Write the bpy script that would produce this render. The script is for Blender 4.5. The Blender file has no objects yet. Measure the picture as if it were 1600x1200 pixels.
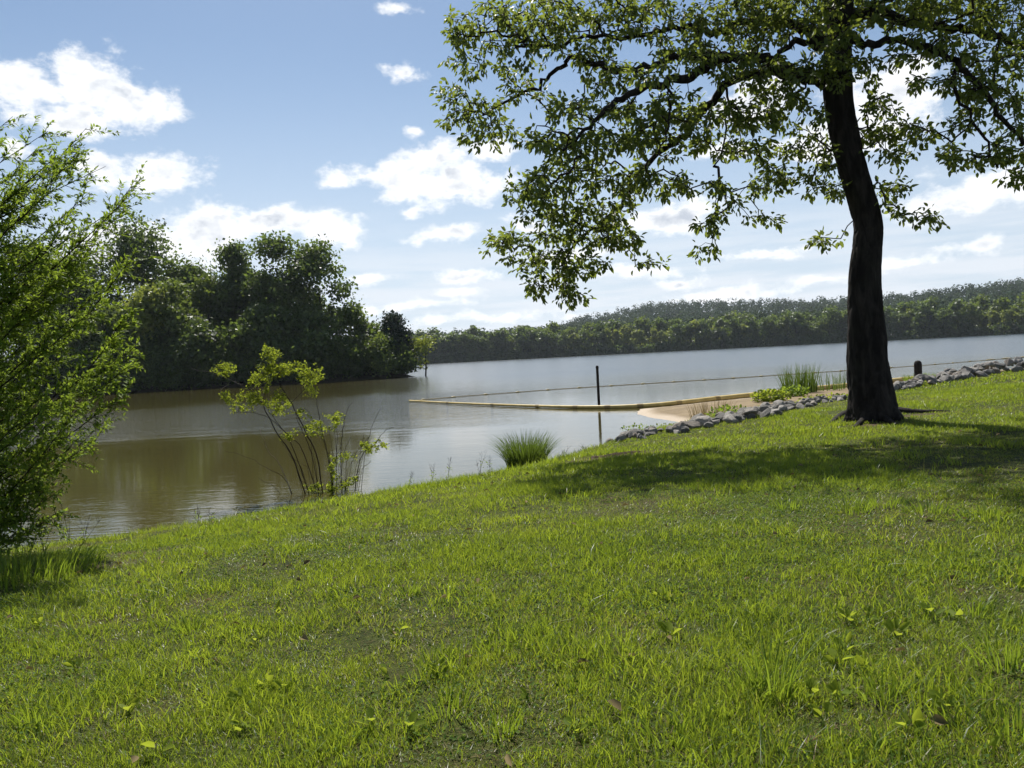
import bpy, bmesh, math
import numpy as np
from mathutils import Vector, Matrix

# ------------------------------------------------------------------ camera, sky, sun, exposure
SC = bpy.context.scene
COL = SC.collection
R = math.radians
F = 1232.0                        # focal length in photo pixels (photo is 1600 x 1200)
CAM = np.array([0.0, 0.0, 1.0])   # eye height of someone sitting on the bank
PITCH, ROLL = R(2.05), R(3.0)
fwd = np.array([0, math.cos(PITCH), -math.sin(PITCH)])
up0 = np.array([0, math.sin(PITCH), math.cos(PITCH)])
rt0 = np.array([1.0, 0, 0])
rgt = rt0 * math.cos(ROLL) - up0 * math.sin(ROLL)
upv = up0 * math.cos(ROLL) + rt0 * math.sin(ROLL)
cam_d = bpy.data.cameras.new('camera')
cam = bpy.data.objects.new('camera', cam_d)
COL.objects.link(cam)
cam_d.sensor_width = 36.0
cam_d.lens = 36.0 * F / 1600.0
cam_d.clip_start = 0.05
cam_d.clip_end = 12000
M = Matrix.Identity(4)
for i in range(3):
    M[i][0] = rgt[i]; M[i][1] = upv[i]; M[i][2] = -fwd[i]; M[i][3] = CAM[i]
cam.matrix_world = M
SC.camera = cam

SUN_EL, SUN_AZ = R(53), R(-12)     # azimuth measured from +Y towards +X
sun_dir = np.array([math.sin(SUN_AZ) * math.cos(SUN_EL), math.cos(SUN_AZ) * math.cos(SUN_EL), math.sin(SUN_EL)])
sl = bpy.data.lights.new('sun', 'SUN')
sl.energy = 5.0
sl.angle = R(0.53)
sl.color = (1.0, 0.955, 0.88)
so = bpy.data.objects.new('sun', sl)
COL.objects.link(so)
so.rotation_euler = Vector(sun_dir).to_track_quat('Z', 'Y').to_euler()
SC.view_settings.view_transform = 'Standard'
SC.view_settings.look = 'None'
SC.view_settings.exposure = 0.62
SC.view_settings.gamma = 1.0
SC.view_settings.use_curve_mapping = False
SC.cycles.max_bounces = 8
SC.cycles.transparent_max_bounces = 8
SC.cycles.use_denoising = True


def ray(px, py):
    d = fwd + (px - 800.0) / F * rgt + (600.0 - py) / F * upv
    return d


def at_y(px, py, Y):
    d = ray(px, py)
    return CAM + d * (Y / d[1])


def at_z(px, py, z):
    d = ray(px, py)
    return CAM + d * ((z - CAM[2]) / d[2])


# ---- world: nishita sky plus cumulus clouds placed by compass direction and height
W = bpy.data.worlds.new('World')
SC.world = W
W.use_nodes = True
nt = W.node_tree
nt.nodes.clear()


class NB:
    """little node-building helper"""
    def __init__(s, nt): s.nt = nt

    def node(s, t, **kw):
        n = s.nt.nodes.new(t)
        for k, v in kw.items(): setattr(n, k, v)
        return n

    def put(s, sock, v):
        if isinstance(v, bpy.types.NodeSocket): s.nt.links.new(v, sock)
        else: sock.default_value = v

    def math(s, op, a, b=0.0, c=0.0, clamp=False):
        n = s.node('ShaderNodeMath', operation=op, use_clamp=clamp)
        s.put(n.inputs[0], a); s.put(n.inputs[1], b); s.put(n.inputs[2], c)
        return n.outputs[0]

    def vmath(s, op, a, b=(0, 0, 0), scale=None):
        n = s.node('ShaderNodeVectorMath', operation=op)
        s.put(n.inputs[0], a); s.put(n.inputs[1], b)
        if scale is not None: s.put(n.inputs[3], scale)
        return n.outputs['Value'] if op in ('LENGTH', 'DOT_PRODUCT', 'DISTANCE') else n.outputs[0]

    def smooth(s, v, lo, hi, a=0.0, b=1.0):
        n = s.node('ShaderNodeMapRange', interpolation_type='SMOOTHSTEP')
        s.put(n.inputs[0], v); s.put(n.inputs[1], lo); s.put(n.inputs[2], hi); s.put(n.inputs[3], a); s.put(n.inputs[4], b)
        return n.outputs[0]

    def noise(s, vec, scale, detail=4, rough=0.55, out=0, dist=0.0):
        n = s.node('ShaderNodeTexNoise')
        if vec is not None: s.put(n.inputs['Vector'], vec)
        s.put(n.inputs['Scale'], scale); s.put(n.inputs['Detail'], detail); s.put(n.inputs['Roughness'], rough)
        s.put(n.inputs['Distortion'], dist)
        return n.outputs[out]

    def mix(s, fac, a, b, t='RGBA', blend='MIX'):
        n = s.node('ShaderNodeMix', data_type=t)
        if t == 'RGBA':
            n.blend_type = blend
            s.put(n.inputs[0], fac); s.put(n.inputs[6], a); s.put(n.inputs[7], b)
            return n.outputs[2]
        s.put(n.inputs[0], fac); s.put(n.inputs[2], a); s.put(n.inputs[3], b)
        return n.outputs[0]

    def ramp(s, fac, stops):
        n = s.node('ShaderNodeValToRGB')
        cr = n.color_ramp
        while len(cr.elements) < len(stops): cr.elements.new(0.5)
        for e, (p, c) in zip(cr.elements, stops):
            e.position = p; e.color = (*c, 1)
        s.put(n.inputs[0], fac)
        return n.outputs[0]

    def comb(s, x, y, z):
        n = s.node('ShaderNodeCombineXYZ')
        s.put(n.inputs[0], x); s.put(n.inputs[1], y); s.put(n.inputs[2], z)
        return n.outputs[0]

    def sep(s, v):
        n = s.node('ShaderNodeSeparateXYZ'); s.put(n.inputs[0], v)
        return n.outputs


b = NB(nt)
sky = b.node('ShaderNodeTexSky', sky_type='NISHITA', sun_disc=False)
sky.sun_elevation = SUN_EL
sky.sun_rotation = SUN_AZ
sky.altitude = 150
sky.air_density = 1.0
sky.dust_density = 0.7
sky.ozone_density = 1.0
tc = b.node('ShaderNodeTexCoord')
dirv = b.vmath('NORMALIZE', tc.outputs['Generated'])
dx, dy, dz = b.sep(dirv)
az = b.math('MULTIPLY', b.math('ARCTAN2', dx, dy), 57.2958)
el = b.math('MULTIPLY', b.math('ARCSINE', dz), 57.2958)
# lumpy warp of the cloud coordinates, finer near the horizon where clouds are farther away
p0 = b.comb(az, b.math('MULTIPLY', el, 1.5), 0.0)
w1 = b.vmath('SUBTRACT', b.noise(p0, 0.16, 2, 0.5, 1), (0.5, 0.5, 0.5))
pw = b.vmath('ADD', b.comb(az, el, 0.0), b.vmath('MULTIPLY', w1, (5.0, 2.4, 0)))
fine = b.noise(p0, 0.42, 7, 0.62, 0)
fine2 = b.noise(b.vmath('ADD', p0, (31.0, 7.0, 3.0)), 1.3, 5, 0.6, 0)


def azel(px, py):
    d = ray(px, py); d = d / np.linalg.norm(d)
    return math.degrees(math.atan2(d[0], d[1])), math.degrees(math.asin(d[2]))


CLOUDS = [  # photo pixel of the middle, half width, half height
    (40, 132, 62, 26), (140, 130, 55, 42), (110, 178, 90, 26), (210, 165, 55, 26), (25, 225, 30, 14),
    (235, 272, 75, 30), (180, 255, 30, 22), (200, 385, 120, 40), (340, 350, 60, 30), (430, 340, 110, 22), (520, 362, 50, 26), (300, 370, 60, 36),
    (622, 108, 36, 15), (632, 18, 26, 9), (655, 200, 22, 8), (522, 268, 40, 18),
    (680, 238, 70, 20), (640, 275, 60, 38), (710, 280, 90, 42), (770, 240, 40, 18), (655, 327, 16, 8),
    (690, 368, 55, 14), (722, 432, 62, 13), (712, 461, 52, 9), (575, 440, 30, 8),
    (1050, 335, 80, 25), (1180, 150, 90, 34), (1390, 150, 80, 48), (1330, 215, 120, 26), (1120, 232, 60, 18), (1500, 300, 90, 26), (1580, 285, 50, 26),
    (1515, 384, 50, 13), (1190, 400, 70, 10), (1000, 425, 110, 11), (1070, 440, 40, 9), (1400, 415, 60, 12), (880, 400, 50, 12), (1130, 462, 120, 9), (820, 350, 30, 12),
    (640, 480, 90, 8), (780, 495, 120, 8), (1300, 440, 110, 9),
]
fld = None
for (cx, cy, rx, ry) in CLOUDS:
    a0, e0 = azel(cx, cy)
    k = math.degrees(1 / F)
    v = b.vmath('MULTIPLY', b.vmath('SUBTRACT', pw, (a0, e0, 0)), (1 / (rx * k * 1.02), 1 / (ry * k * 1.05), 0))
    size = min(1.0, .52 + ry / 75.0)
    q = b.math('MULTIPLY_ADD', b.vmath('LENGTH', v), -size, size)
    fld = q if fld is None else b.math('SMOOTH_MAX', fld, q, 0.25)
blob = fld
# the same kind of fair-weather cloud goes on over the rest of the sky
plane = b.vmath('MULTIPLY', dirv, (1, 1, 0))
plane = b.vmath('SCALE', plane, scale=b.math('DIVIDE', 1.0, b.math('ADD', b.math('MAXIMUM', dz, 0.0), 0.12)))
gen = b.math('MULTIPLY', b.math('SUBTRACT', b.noise(plane, 1.9, 3, 0.5, 0), 0.60), 5.0)
inview = b.math('MULTIPLY', b.smooth(b.math('ABSOLUTE', az), 36, 46, 1, 0), b.smooth(el, 28, 36, 1, 0))
gen = b.math('SUBTRACT', gen, b.math('MULTIPLY', inview, 6.0))
# thin streaky layers low over the horizon
streak = b.noise(b.comb(b.math('MULTIPLY', az, 0.09), b.math('MULTIPLY', el, 0.9), 4.0), 1.0, 5, 0.6, 0)
low = b.math('MULTIPLY', b.smooth(el, 2.0, 12.5, 1, 0), b.smooth(streak, 0.34, 0.62))
dens = b.math('ADD', b.math('MAXIMUM', blob, gen), b.math('MULTIPLY', b.math('SUBTRACT', fine, 0.5), 2.1))
dens = b.math('ADD', dens, b.math('MULTIPLY', b.math('SUBTRACT', fine2, 0.5), 0.5))
alpha = b.smooth(dens, -0.12, 0.55)
alpha = b.math('MULTIPLY', alpha, b.smooth(el, -1, 1))
up_ = b.noise(b.vmath('ADD', p0, (0.0, 1.6, 0.0)), 0.36, 3, 0.5, 0)
here = b.noise(p0, 0.36, 3, 0.5, 0)
relief = b.math('MULTIPLY', b.math('SUBTRACT', up_, here), 2.6)          # undersides of the billows are greyer
thick = b.math('ADD', b.math('MULTIPLY', b.smooth(dens, 0.38, 1.15), 0.6), b.math('MULTIPLY', relief, b.smooth(dens, 0.25, 0.7)), clamp=True)
ccol = b.mix(thick, (12.6, 12.7, 12.8, 1), (6.8, 7.4, 8.4, 1))
skyb = b.mix(1.0, sky.outputs[0], (0.90, 1.01, 1.07, 1), blend='MULTIPLY')
skyc = b.mix(b.smooth(el, 0.0, 24.0, 0.82, 0.0), skyb, (8.0, 9.1, 10.6, 1))
skyc = b.mix(b.math('MULTIPLY', low, 0.85), skyc, (9.8, 10.3, 11.0, 1))
outc = b.mix(b.math('MULTIPLY', alpha, 0.97), skyc, ccol)
bg = b.node('ShaderNodeBackground')
bg.inputs[1].default_value = 0.059
nt.links.new(outc, bg.inputs[0])
wo = b.node('ShaderNodeOutputWorld')
nt.links.new(bg.outputs[0], wo.inputs[0])
W.cycles.sampling_method = 'MANUAL'
W.cycles.sample_map_resolution = 1024

# ------------------------------------------------------------------ helpers
rng = np.random.default_rng(7)


def tag(o, label=None, cat=None, group=None, kind=None):
    if label: o['label'] = label
    if cat: o['category'] = cat
    if group: o['group'] = group
    if kind: o['kind'] = kind
    return o


def empty(name, loc):
    o = bpy.data.objects.new(name, None)
    COL.objects.link(o)
    o.location = [float(c) for c in loc]
    o.empty_display_size = 0.2
    return o


def mesh_np(name, V, faces, mat, smooth=False, attrs=None):
    """V (n,3); faces list of (m,k) index arrays"""
    V = np.asarray(V, np.float32)
    if not isinstance(faces, (list, tuple)): faces = [faces]
    faces = [np.asarray(f, np.int32) for f in faces if len(f)]
    me = bpy.data.meshes.new(name)
    me.vertices.add(len(V))
    me.vertices.foreach_set('co', V.ravel())
    idx = np.concatenate([f.ravel() for f in faces])
    tot = np.concatenate([np.full(len(f), f.shape[1], np.int32) for f in faces])
    st = np.concatenate([[0], np.cumsum(tot)[:-1]]).astype(np.int32)
    me.loops.add(len(idx))
    me.loops.foreach_set('vertex_index', idx)
    me.polygons.add(len(tot))
    me.polygons.foreach_set('loop_start', st)
    me.polygons.foreach_set('loop_total', tot)
    if smooth: me.polygons.foreach_set('use_smooth', np.ones(len(tot), bool))
    for k, a in (attrs or {}).items():
        at = me.attributes.new(k, 'FLOAT', 'POINT')
        at.data.foreach_set('value', np.asarray(a, np.float32))
    me.update(calc_edges=True)
    me.materials.append(mat)
    return me


def link(name, me, parent=None, loc=None):
    o = bpy.data.objects.new(name, me)
    COL.objects.link(o)
    if parent is not None: o.parent = parent
    if loc is not None: o.location = [float(c) for c in loc]
    return o


def obj(name, V, faces, mat, parent=None, smooth=False, attrs=None, origin=None):
    V = np.asarray(V, float)
    if parent is not None and origin is None: origin = np.array(parent.location)
    if origin is not None: V = V - np.asarray(origin)
    me = mesh_np(name, V, faces, mat, smooth, attrs)
    return link(name, me, parent, None if parent is not None else origin)


def tube(pts, rad, n=8, jitter=0.0, r=None):
    """tapered tube along a path, returns V, F"""
    P = np.asarray(pts, float); rad = np.asarray(rad, float)
    T = np.gradient(P, axis=0); T /= np.linalg.norm(T, axis=1)[:, None] + 1e-9
    ref = np.array([0.31, 0.2, 0.93]) if abs(T[:, 2]).mean() < 0.8 else np.array([1.0, 0.1, 0])
    A = np.cross(T, ref); A /= np.linalg.norm(A, axis=1)[:, None] + 1e-9
    B = np.cross(T, A)
    th = np.linspace(0, 2 * np.pi, n, endpoint=False)
    rr = rad[:, None] * np.ones((1, n))
    if jitter and r is not None: rr = rr * (1 + jitter * r.normal(size=rr.shape))
    V = P[:, None, :] + rr[..., None] * (np.cos(th)[None, :, None] * A[:, None, :] + np.sin(th)[None, :, None] * B[:, None, :])
    m = len(P)
    i = np.arange(m - 1)[:, None] * n; j = np.arange(n)[None, :]; j2 = (j + 1) % n
    Fq = np.stack([i + j, i + j2, i + n + j2, i + n + j], -1).reshape(-1, 4)
    return V.reshape(-1, 3), Fq


def join(parts):
    Vs, Fs, off = [], [], 0
    for V, Fq in parts:
        Vs.append(V); Fs.append(Fq + off); off += len(V)
    return np.concatenate(Vs), np.concatenate(Fs)


def smooth_path(P, k=4):
    """Catmull-Rom resample of control rows"""
    P = np.asarray(P, float); n = len(P)
    Q = np.vstack([2 * P[0] - P[1], P, 2 * P[-1] - P[-2]])
    out = []
    for i in range(n - 1):
        a, b_, c, d = Q[i:i + 4]
        for t in np.linspace(0, 1, k, endpoint=False):
            out.append(0.5 * ((2 * b_) + (-a + c) * t + (2 * a - 5 * b_ + 4 * c - d) * t * t + (-a + 3 * b_ - 3 * c + d) * t ** 3))
    out.append(P[-1])
    return np.array(out)


def unit(v):
    return v / (np.linalg.norm(v, axis=-1, keepdims=True) + 1e-9)


def leaves(C, D, N, L, Wd, fold=0.18, rnd=None):
    """ovate folded leaves: base C, direction D, normal N, length L, half width Wd"""
    D = unit(D); S = unit(np.cross(D, N)); N = np.cross(S, D)
    L = np.asarray(L)[:, None]; Wd = np.asarray(Wd)[:, None]
    pts = [C,
           C + D * L * .30 + S * Wd * .85 + N * Wd * fold * 1.5, C + D * L * .68 + S * Wd * .72 + N * Wd * fold,
           C + D * L - N * L * .12,
           C + D * L * .68 - S * Wd * .72 + N * Wd * fold, C + D * L * .30 - S * Wd * .85 + N * Wd * fold * 1.5]
    V = np.stack(pts, 1).reshape(-1, 3)
    o = np.arange(len(C))[:, None] * 6
    F4 = np.concatenate([o + np.array([[0, 1, 2, 3]]), o + np.array([[0, 3, 4, 5]])])
    a = np.repeat(rng.random(len(C)) if rnd is None else rnd, 6)
    return V, F4, a


def slim_leaves(C, D, N, L, Wd, rnd=None):
    """cheap lance-shaped leaves, two triangles folded along the midrib"""
    D = unit(D); S = unit(np.cross(D, N)); N = np.cross(S, D)
    L = np.asarray(L)[:, None]; Wd = np.asarray(Wd)[:, None]
    V = np.stack([C, C + D * L * .45 + S * Wd + N * Wd * .2, C + D * L - N * L * .08, C + D * L * .45 - S * Wd + N * Wd * .2], 1).reshape(-1, 3)
    o = np.arange(len(C))[:, None] * 4
    return V, np.concatenate([o + np.array([[0, 1, 2]]), o + np.array([[0, 2, 3]])]), np.repeat(rng.random(len(C)) if rnd is None else rnd, 4)


def quads(C, N, size, rnd=None, aspect=0.75):
    """randomly turned leaf-clump faces"""
    n = len(C)
    t = unit(np.cross(N, rng.normal(size=(n, 3)))); s = np.cross(unit(N), t)
    a = np.asarray(size)[:, None] * .5
    V = np.stack([C - t * a, C + s * a * aspect + t * a * .15, C + t * a, C - s * a * aspect - t * a * .1], 1).reshape(-1, 3)
    Fq = np.arange(n * 4).reshape(n, 4)
    return V, Fq, np.repeat(rng.random(n) if rnd is None else rnd, 4)


def vnoise(x, y, seed=0):
    """smooth value noise in numpy, 0..1"""
    r = np.random.default_rng(seed); T = r.random((256, 256))
    xi = np.floor(x).astype(int); yi = np.floor(y).astype(int); fx = x - xi; fy = y - yi
    fx = fx * fx * (3 - 2 * fx); fy = fy * fy * (3 - 2 * fy)
    g = lambda i, j: T[i & 255, j & 255]
    return (g(xi, yi) * (1 - fx) + g(xi + 1, yi) * fx) * (1 - fy) + (g(xi, yi + 1) * (1 - fx) + g(xi + 1, yi + 1) * fx) * fy


def fbm(x, y, seed=0, o=4):
    s = 0; a = .5
    for k in range(o):
        s = s + a * vnoise(x * 2 ** k, y * 2 ** k, seed + k); a *= .5
    return s / (1 - .5 ** o)


# ------------------------------------------------------------------ materials
def new_mat(name):
    m = bpy.data.materials.new(name); m.use_nodes = True
    m.node_tree.nodes.clear()
    return m, NB(m.node_tree)


def finish(m, bb, shader):
    o = bb.node('ShaderNodeOutputMaterial')
    m.node_tree.links.new(shader, o.inputs[0])
    return m


def principled(bb, col, rough=0.8, spec=0.3, normal=None, **kw):
    p = bb.node('ShaderNodeBsdfPrincipled')
    bb.put(p.inputs['Base Color'], col); bb.put(p.inputs['Roughness'], rough); bb.put(p.inputs['Specular IOR Level'], spec)
    if normal is not None: bb.put(p.inputs['Normal'], normal)
    for k, v in kw.items(): bb.put(p.inputs[k], v)
    return p.outputs[0]


def bump(bb, h, strength=0.5, dist=0.02):
    n = bb.node('ShaderNodeBump')
    bb.put(n.inputs['Height'], h); bb.put(n.inputs['Strength'], strength); bb.put(n.inputs['Distance'], dist)
    return n.outputs[0]


def attr(bb, name):
    return bb.node('ShaderNodeAttribute', attribute_name=name).outputs['Fac']


def leaf_mat(name, stops, trans=0.45, tcol=(0.20, 0.28, 0.03), rough=0.5, spec=0.35, patch=0.0):
    m, bb = new_mat(name)
    rn = attr(bb, 'rnd')
    col = bb.ramp(rn, stops)
    if patch:
        g = bb.node('ShaderNodeNewGeometry')
        n = bb.noise(g.outputs['Position'], patch, 2, 0.5)
        col = bb.mix(bb.smooth(n, .35, .7, 0, .5), col, (stops[-1][1][0] * 1.1, stops[-1][1][1], stops[-1][1][2], 1))
    p = principled(bb, col, rough, spec)
    t = bb.node('ShaderNodeBsdfTranslucent')
    bb.put(t.inputs[0], bb.mix(0.55, col, (*tcol, 1)))
    mx = bb.node('ShaderNodeMixShader')
    mx.inputs[0].default_value = trans
    m.node_tree.links.new(p, mx.inputs[1]); m.node_tree.links.new(t.outputs[0], mx.inputs[2])
    return finish(m, bb, mx.outputs[0])


def bark_mat(name, c1, c2, scale=9, stretch=0.22, depth=0.03):
    m, bb = new_mat(name)
    t = bb.node('ShaderNodeTexCoord')
    v = bb.vmath('MULTIPLY', t.outputs['Object'], (1, 1, stretch))
    n = bb.noise(v, scale, 6, 0.65, 0, 0.6)
    n2 = bb.noise(t.outputs['Object'], scale * .25, 3)
    col = bb.mix(bb.smooth(n, .35, .7), (*c1, 1), (*c2, 1))
    col = bb.mix(bb.smooth(n2, .5, .8, 0, .5), col, (c2[0] * .9, c2[1] * 1.1, c2[2] * .8, 1))
    return finish(m, bb, principled(bb, col, 0.9, 0.15, bump(bb, n, 0.9, depth)))


MAT = {}
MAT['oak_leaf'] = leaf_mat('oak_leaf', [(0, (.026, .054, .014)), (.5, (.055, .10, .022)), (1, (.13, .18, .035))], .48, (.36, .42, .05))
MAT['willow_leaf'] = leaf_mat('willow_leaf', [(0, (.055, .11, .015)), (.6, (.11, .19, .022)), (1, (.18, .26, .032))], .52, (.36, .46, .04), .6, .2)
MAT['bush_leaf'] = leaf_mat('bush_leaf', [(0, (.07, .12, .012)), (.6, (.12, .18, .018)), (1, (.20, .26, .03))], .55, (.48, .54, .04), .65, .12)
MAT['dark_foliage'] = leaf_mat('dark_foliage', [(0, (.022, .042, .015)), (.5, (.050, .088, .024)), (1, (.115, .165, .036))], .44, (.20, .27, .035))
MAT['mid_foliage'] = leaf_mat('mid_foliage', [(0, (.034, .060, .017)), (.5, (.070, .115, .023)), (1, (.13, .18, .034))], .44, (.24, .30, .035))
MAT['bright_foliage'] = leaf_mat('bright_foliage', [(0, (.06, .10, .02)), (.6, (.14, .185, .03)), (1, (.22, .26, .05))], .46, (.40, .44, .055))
MAT['conifer'] = leaf_mat('conifer', [(0, (.012, .026, .014)), (1, (.030, .05, .022))], .2, (.05, .08, .02))
MAT['far_forest'] = leaf_mat('far_forest', [(0, (.013, .030, .018)), (.6, (.025, .050, .022)), (1, (.048, .074, .026))], .16, (.09, .13, .03), .85, .05, patch=.012)
MAT['bark'] = bark_mat('bark', (.010, .008, .007), (.036, .030, .026), 10)
MAT['twig'] = bark_mat('twig', (.016, .012, .009), (.042, .034, .026), 30, .3, .004)
MAT['pale_twig'] = bark_mat('pale_twig', (.12, .10, .08), (.26, .23, .19), 30, .3, .004)
MAT['grass'] = leaf_mat('grass', [(0, (.22, .15, .065)), (.10, (.19, .16, .045)), (.16, (.030, .072, .010)), (.55, (.105, .170, .015)), (1, (.27, .325, .030))], .50, (.42, .52, .03), .42, .4)
MAT['tall_grass'] = leaf_mat('tall_grass', [(0, (.05, .10, .012)), (.6, (.09, .165, .016)), (1, (.15, .22, .03))], .5, (.36, .46, .03), .45, .3)
MAT['sedge'] = leaf_mat('sedge', [(0, (.022, .05, .010)), (.6, (.045, .09, .014)), (1, (.10, .15, .025))], .4, (.20, .28, .03), .5, .2)
MAT['clover'] = leaf_mat('clover', [(0, (.05, .10, .014)), (.6, (.08, .145, .02)), (1, (.12, .18, .03))], .4, (.22, .32, .03), .7, .12)
MAT['straw'] = leaf_mat('straw', [(0, (.06, .042, .02)), (.6, (.13, .10, .045)), (1, (.22, .17, .085))], .2, (.2, .16, .05), .8, .1)
MAT['dry_grass'] = leaf_mat('dry_grass', [(0, (.16, .12, .055)), (1, (.30, .23, .11))], .3, (.3, .22, .08))


def lawn_mat():
    m, bb = new_mat('lawn')
    g = bb.node('ShaderNodeNewGeometry'); pos = g.outputs['Position']
    n1 = bb.noise(pos, 0.9, 4, .6); n2 = bb.noise(pos, 14, 5, .7); n3 = bb.noise(pos, 90, 3, .7)
    col = bb.mix(bb.smooth(n2, .35, .68), (.024, .034, .008, 1), (.066, .082, .017, 1))
    col = bb.mix(bb.smooth(n1, .48, .68, 0, .55), col, (.085, .068, .030, 1))
    col = bb.mix(bb.smooth(n3, .52, .72, 0, .7), col, (.14, .105, .052, 1))
    soil = attr(bb, 'soil')
    col = bb.mix(soil, col, bb.mix(n2, (.050, .036, .022, 1), (.13, .095, .058, 1)))
    h = bb.math('ADD', bb.math('MULTIPLY', n2, .6), n3)
    return finish(m, bb, principled(bb, col, .95, .1, bump(bb, h, .9, .02)))


def sand_mat():
    m, bb = new_mat('sand')
    g = bb.node('ShaderNodeNewGeometry'); pos = g.outputs['Position']
    n1 = bb.noise(pos, 1.6, 5, .65); n2 = bb.noise(pos, 22, 5, .7)
    col = bb.mix(bb.smooth(n1, .35, .7), (.165, .122, .068, 1), (.235, .178, .104, 1))
    col = bb.mix(bb.smooth(n2, .55, .75, 0, .5), col, (.14, .10, .055, 1))
    z = bb.sep(pos)[2]
    edge = bb.math('ADD', z, bb.math('MULTIPLY', n1, .03))
    col = bb.mix(bb.smooth(edge, WL + .03, WL + .065, 1, 0), col, (.40, .33, .25, 1))   # washed pale rim of silt
    return finish(m, bb, principled(bb, col, .9, .2, bump(bb, bb.math('ADD', n1, bb.math('MULTIPLY', n2, .3)), .8, .05)))


def water_mat():
    m, bb = new_mat('lake_water')
    g = bb.node('ShaderNodeNewGeometry'); pos = g.outputs['Position']
    v1 = bb.vmath('MULTIPLY', pos, (.55, 1.5, 1)); v2 = bb.vmath('MULTIPLY', pos, (1.4, 3.2, 1)); v3 = bb.vmath('MULTIPLY', pos, (.012, .05, 1))
    a = bb.noise(v1, 1.1, 3, .55, 0, .4); c = bb.noise(v2, 2.6, 3, .6, 0, .3)
    gust = bb.smooth(bb.noise(v3, 1.0, 3, .55), .36, .62, .25, 1.0)
    y = bb.sep(pos)[1]
    calm = bb.smooth(y, 9.0, 24.0, .35, 1.0)           # the bank shelters the near water from the breeze
    yw = bb.math('ADD', y, bb.math('MULTIPLY', bb.noise(v3, 3.0, 3, .6), 14.0))
    x = bb.sep(pos)[0]
    band = bb.math('MULTIPLY', bb.math('MULTIPLY', bb.smooth(yw, 24, 29), bb.smooth(yw, 40, 52, 1, 0)), bb.smooth(x, -5, 2, 1, 0))   # a cat's-paw of wind in the cove
    st = bb.math('ADD', bb.math('MULTIPLY', gust, calm), bb.math('MULTIPLY', band, 3.2))
    h = bb.math('ADD', bb.math('MULTIPLY', a, .55), bb.math('MULTIPLY', c, .30))
    h = bb.math('MULTIPLY', h, st)
    nn = bump(bb, h, 1.0, .030)
    n4 = bb.noise(pos, .12, 3, .5)
    col = bb.mix(n4, (.048, .042, .012, 1), (.070, .060, .018, 1))
    openw = bb.math('MULTIPLY', bb.smooth(y, 12, 70), bb.smooth(bb.math('ADD', x, bb.math('MULTIPLY', y, .16)), -6, 9))   # out of the sheltered cove
    rough = bb.math('MULTIPLY_ADD', openw, .17, .05)    # open water is ruffled by waves too small to see singly
    col = bb.mix(openw, col, (.020, .030, .036, 1))     # silty by the bank, clearer and deeper out
    return finish(m, bb, principled(bb, col, rough, .6, nn, IOR=1.333))


def simple_mat(name, c1, c2, scale=6, rough=.7, spec=.3, bd=.01, bs=.5):
    m, bb = new_mat(name)
    t = bb.node('ShaderNodeTexCoord')
    n = bb.noise(t.outputs['Object'], scale, 5, .65)
    col = bb.mix(bb.smooth(n, .3, .72), (*c1, 1), (*c2, 1))
    return finish(m, bb, principled(bb, col, rough, spec, bump(bb, n, bs, bd)))


def rock_mat():
    m, bb = new_mat('rock')
    t = bb.node('ShaderNodeTexCoord'); oi = bb.node('ShaderNodeObjectInfo')
    v = bb.vmath('ADD', t.outputs['Object'], bb.comb(bb.math('MULTIPLY', oi.outputs['Random'], 40), 0, 0))
    n = bb.noise(v, 5, 6, .68); n2 = bb.noise(v, 28, 4, .7)
    base = bb.ramp(oi.outputs['Random'], [(0, (.13, .122, .11)), (.5, (.23, .215, .19)), (.8, (.34, .315, .28)), (1, (.25, .20, .15))])
    col = bb.mix(bb.smooth(n, .35, .7, 0, .6), base, (.09, .09, .095, 1))
    col = bb.mix(bb.smooth(n2, .58, .75, 0, .5), col, (.34, .33, .32, 1))
    return finish(m, bb, principled(bb, col, .85, .3, bump(bb, bb.math('ADD', n, bb.math('MULTIPLY', n2, .3)), .8, .03)))


WL = -0.70                         # water level
MAT['lawn'] = lawn_mat(); MAT['sand'] = sand_mat(); MAT['water'] = water_mat(); MAT['rock'] = rock_mat()
MAT['boom'] = simple_mat('boom', (.40, .29, .08), (.66, .50, .19), 1.6, .55, .35, .01)
MAT['boom_dark'] = simple_mat('boom_dark', (.24, .17, .06), (.36, .26, .10), 8, .6, .3)
MAT['rope'] = simple_mat('rope', (.30, .22, .09), (.45, .34, .14), 20, .8, .2)
MAT['float'] = simple_mat('float', (.36, .28, .11), (.48, .38, .17), 8, .5, .4)
MAT['post'] = simple_mat('post', (.016, .014, .012), (.040, .034, .028), 14, .9, .1, .02)
MAT['soil'] = simple_mat('soil', (.03, .022, .014), (.085, .06, .036), 7, .95, .1, .05, 1.0)
MAT['bank_earth'] = simple_mat('bank_earth', (.02, .02, .012), (.05, .045, .022), 1.5, .95, .1, .1)

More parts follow.
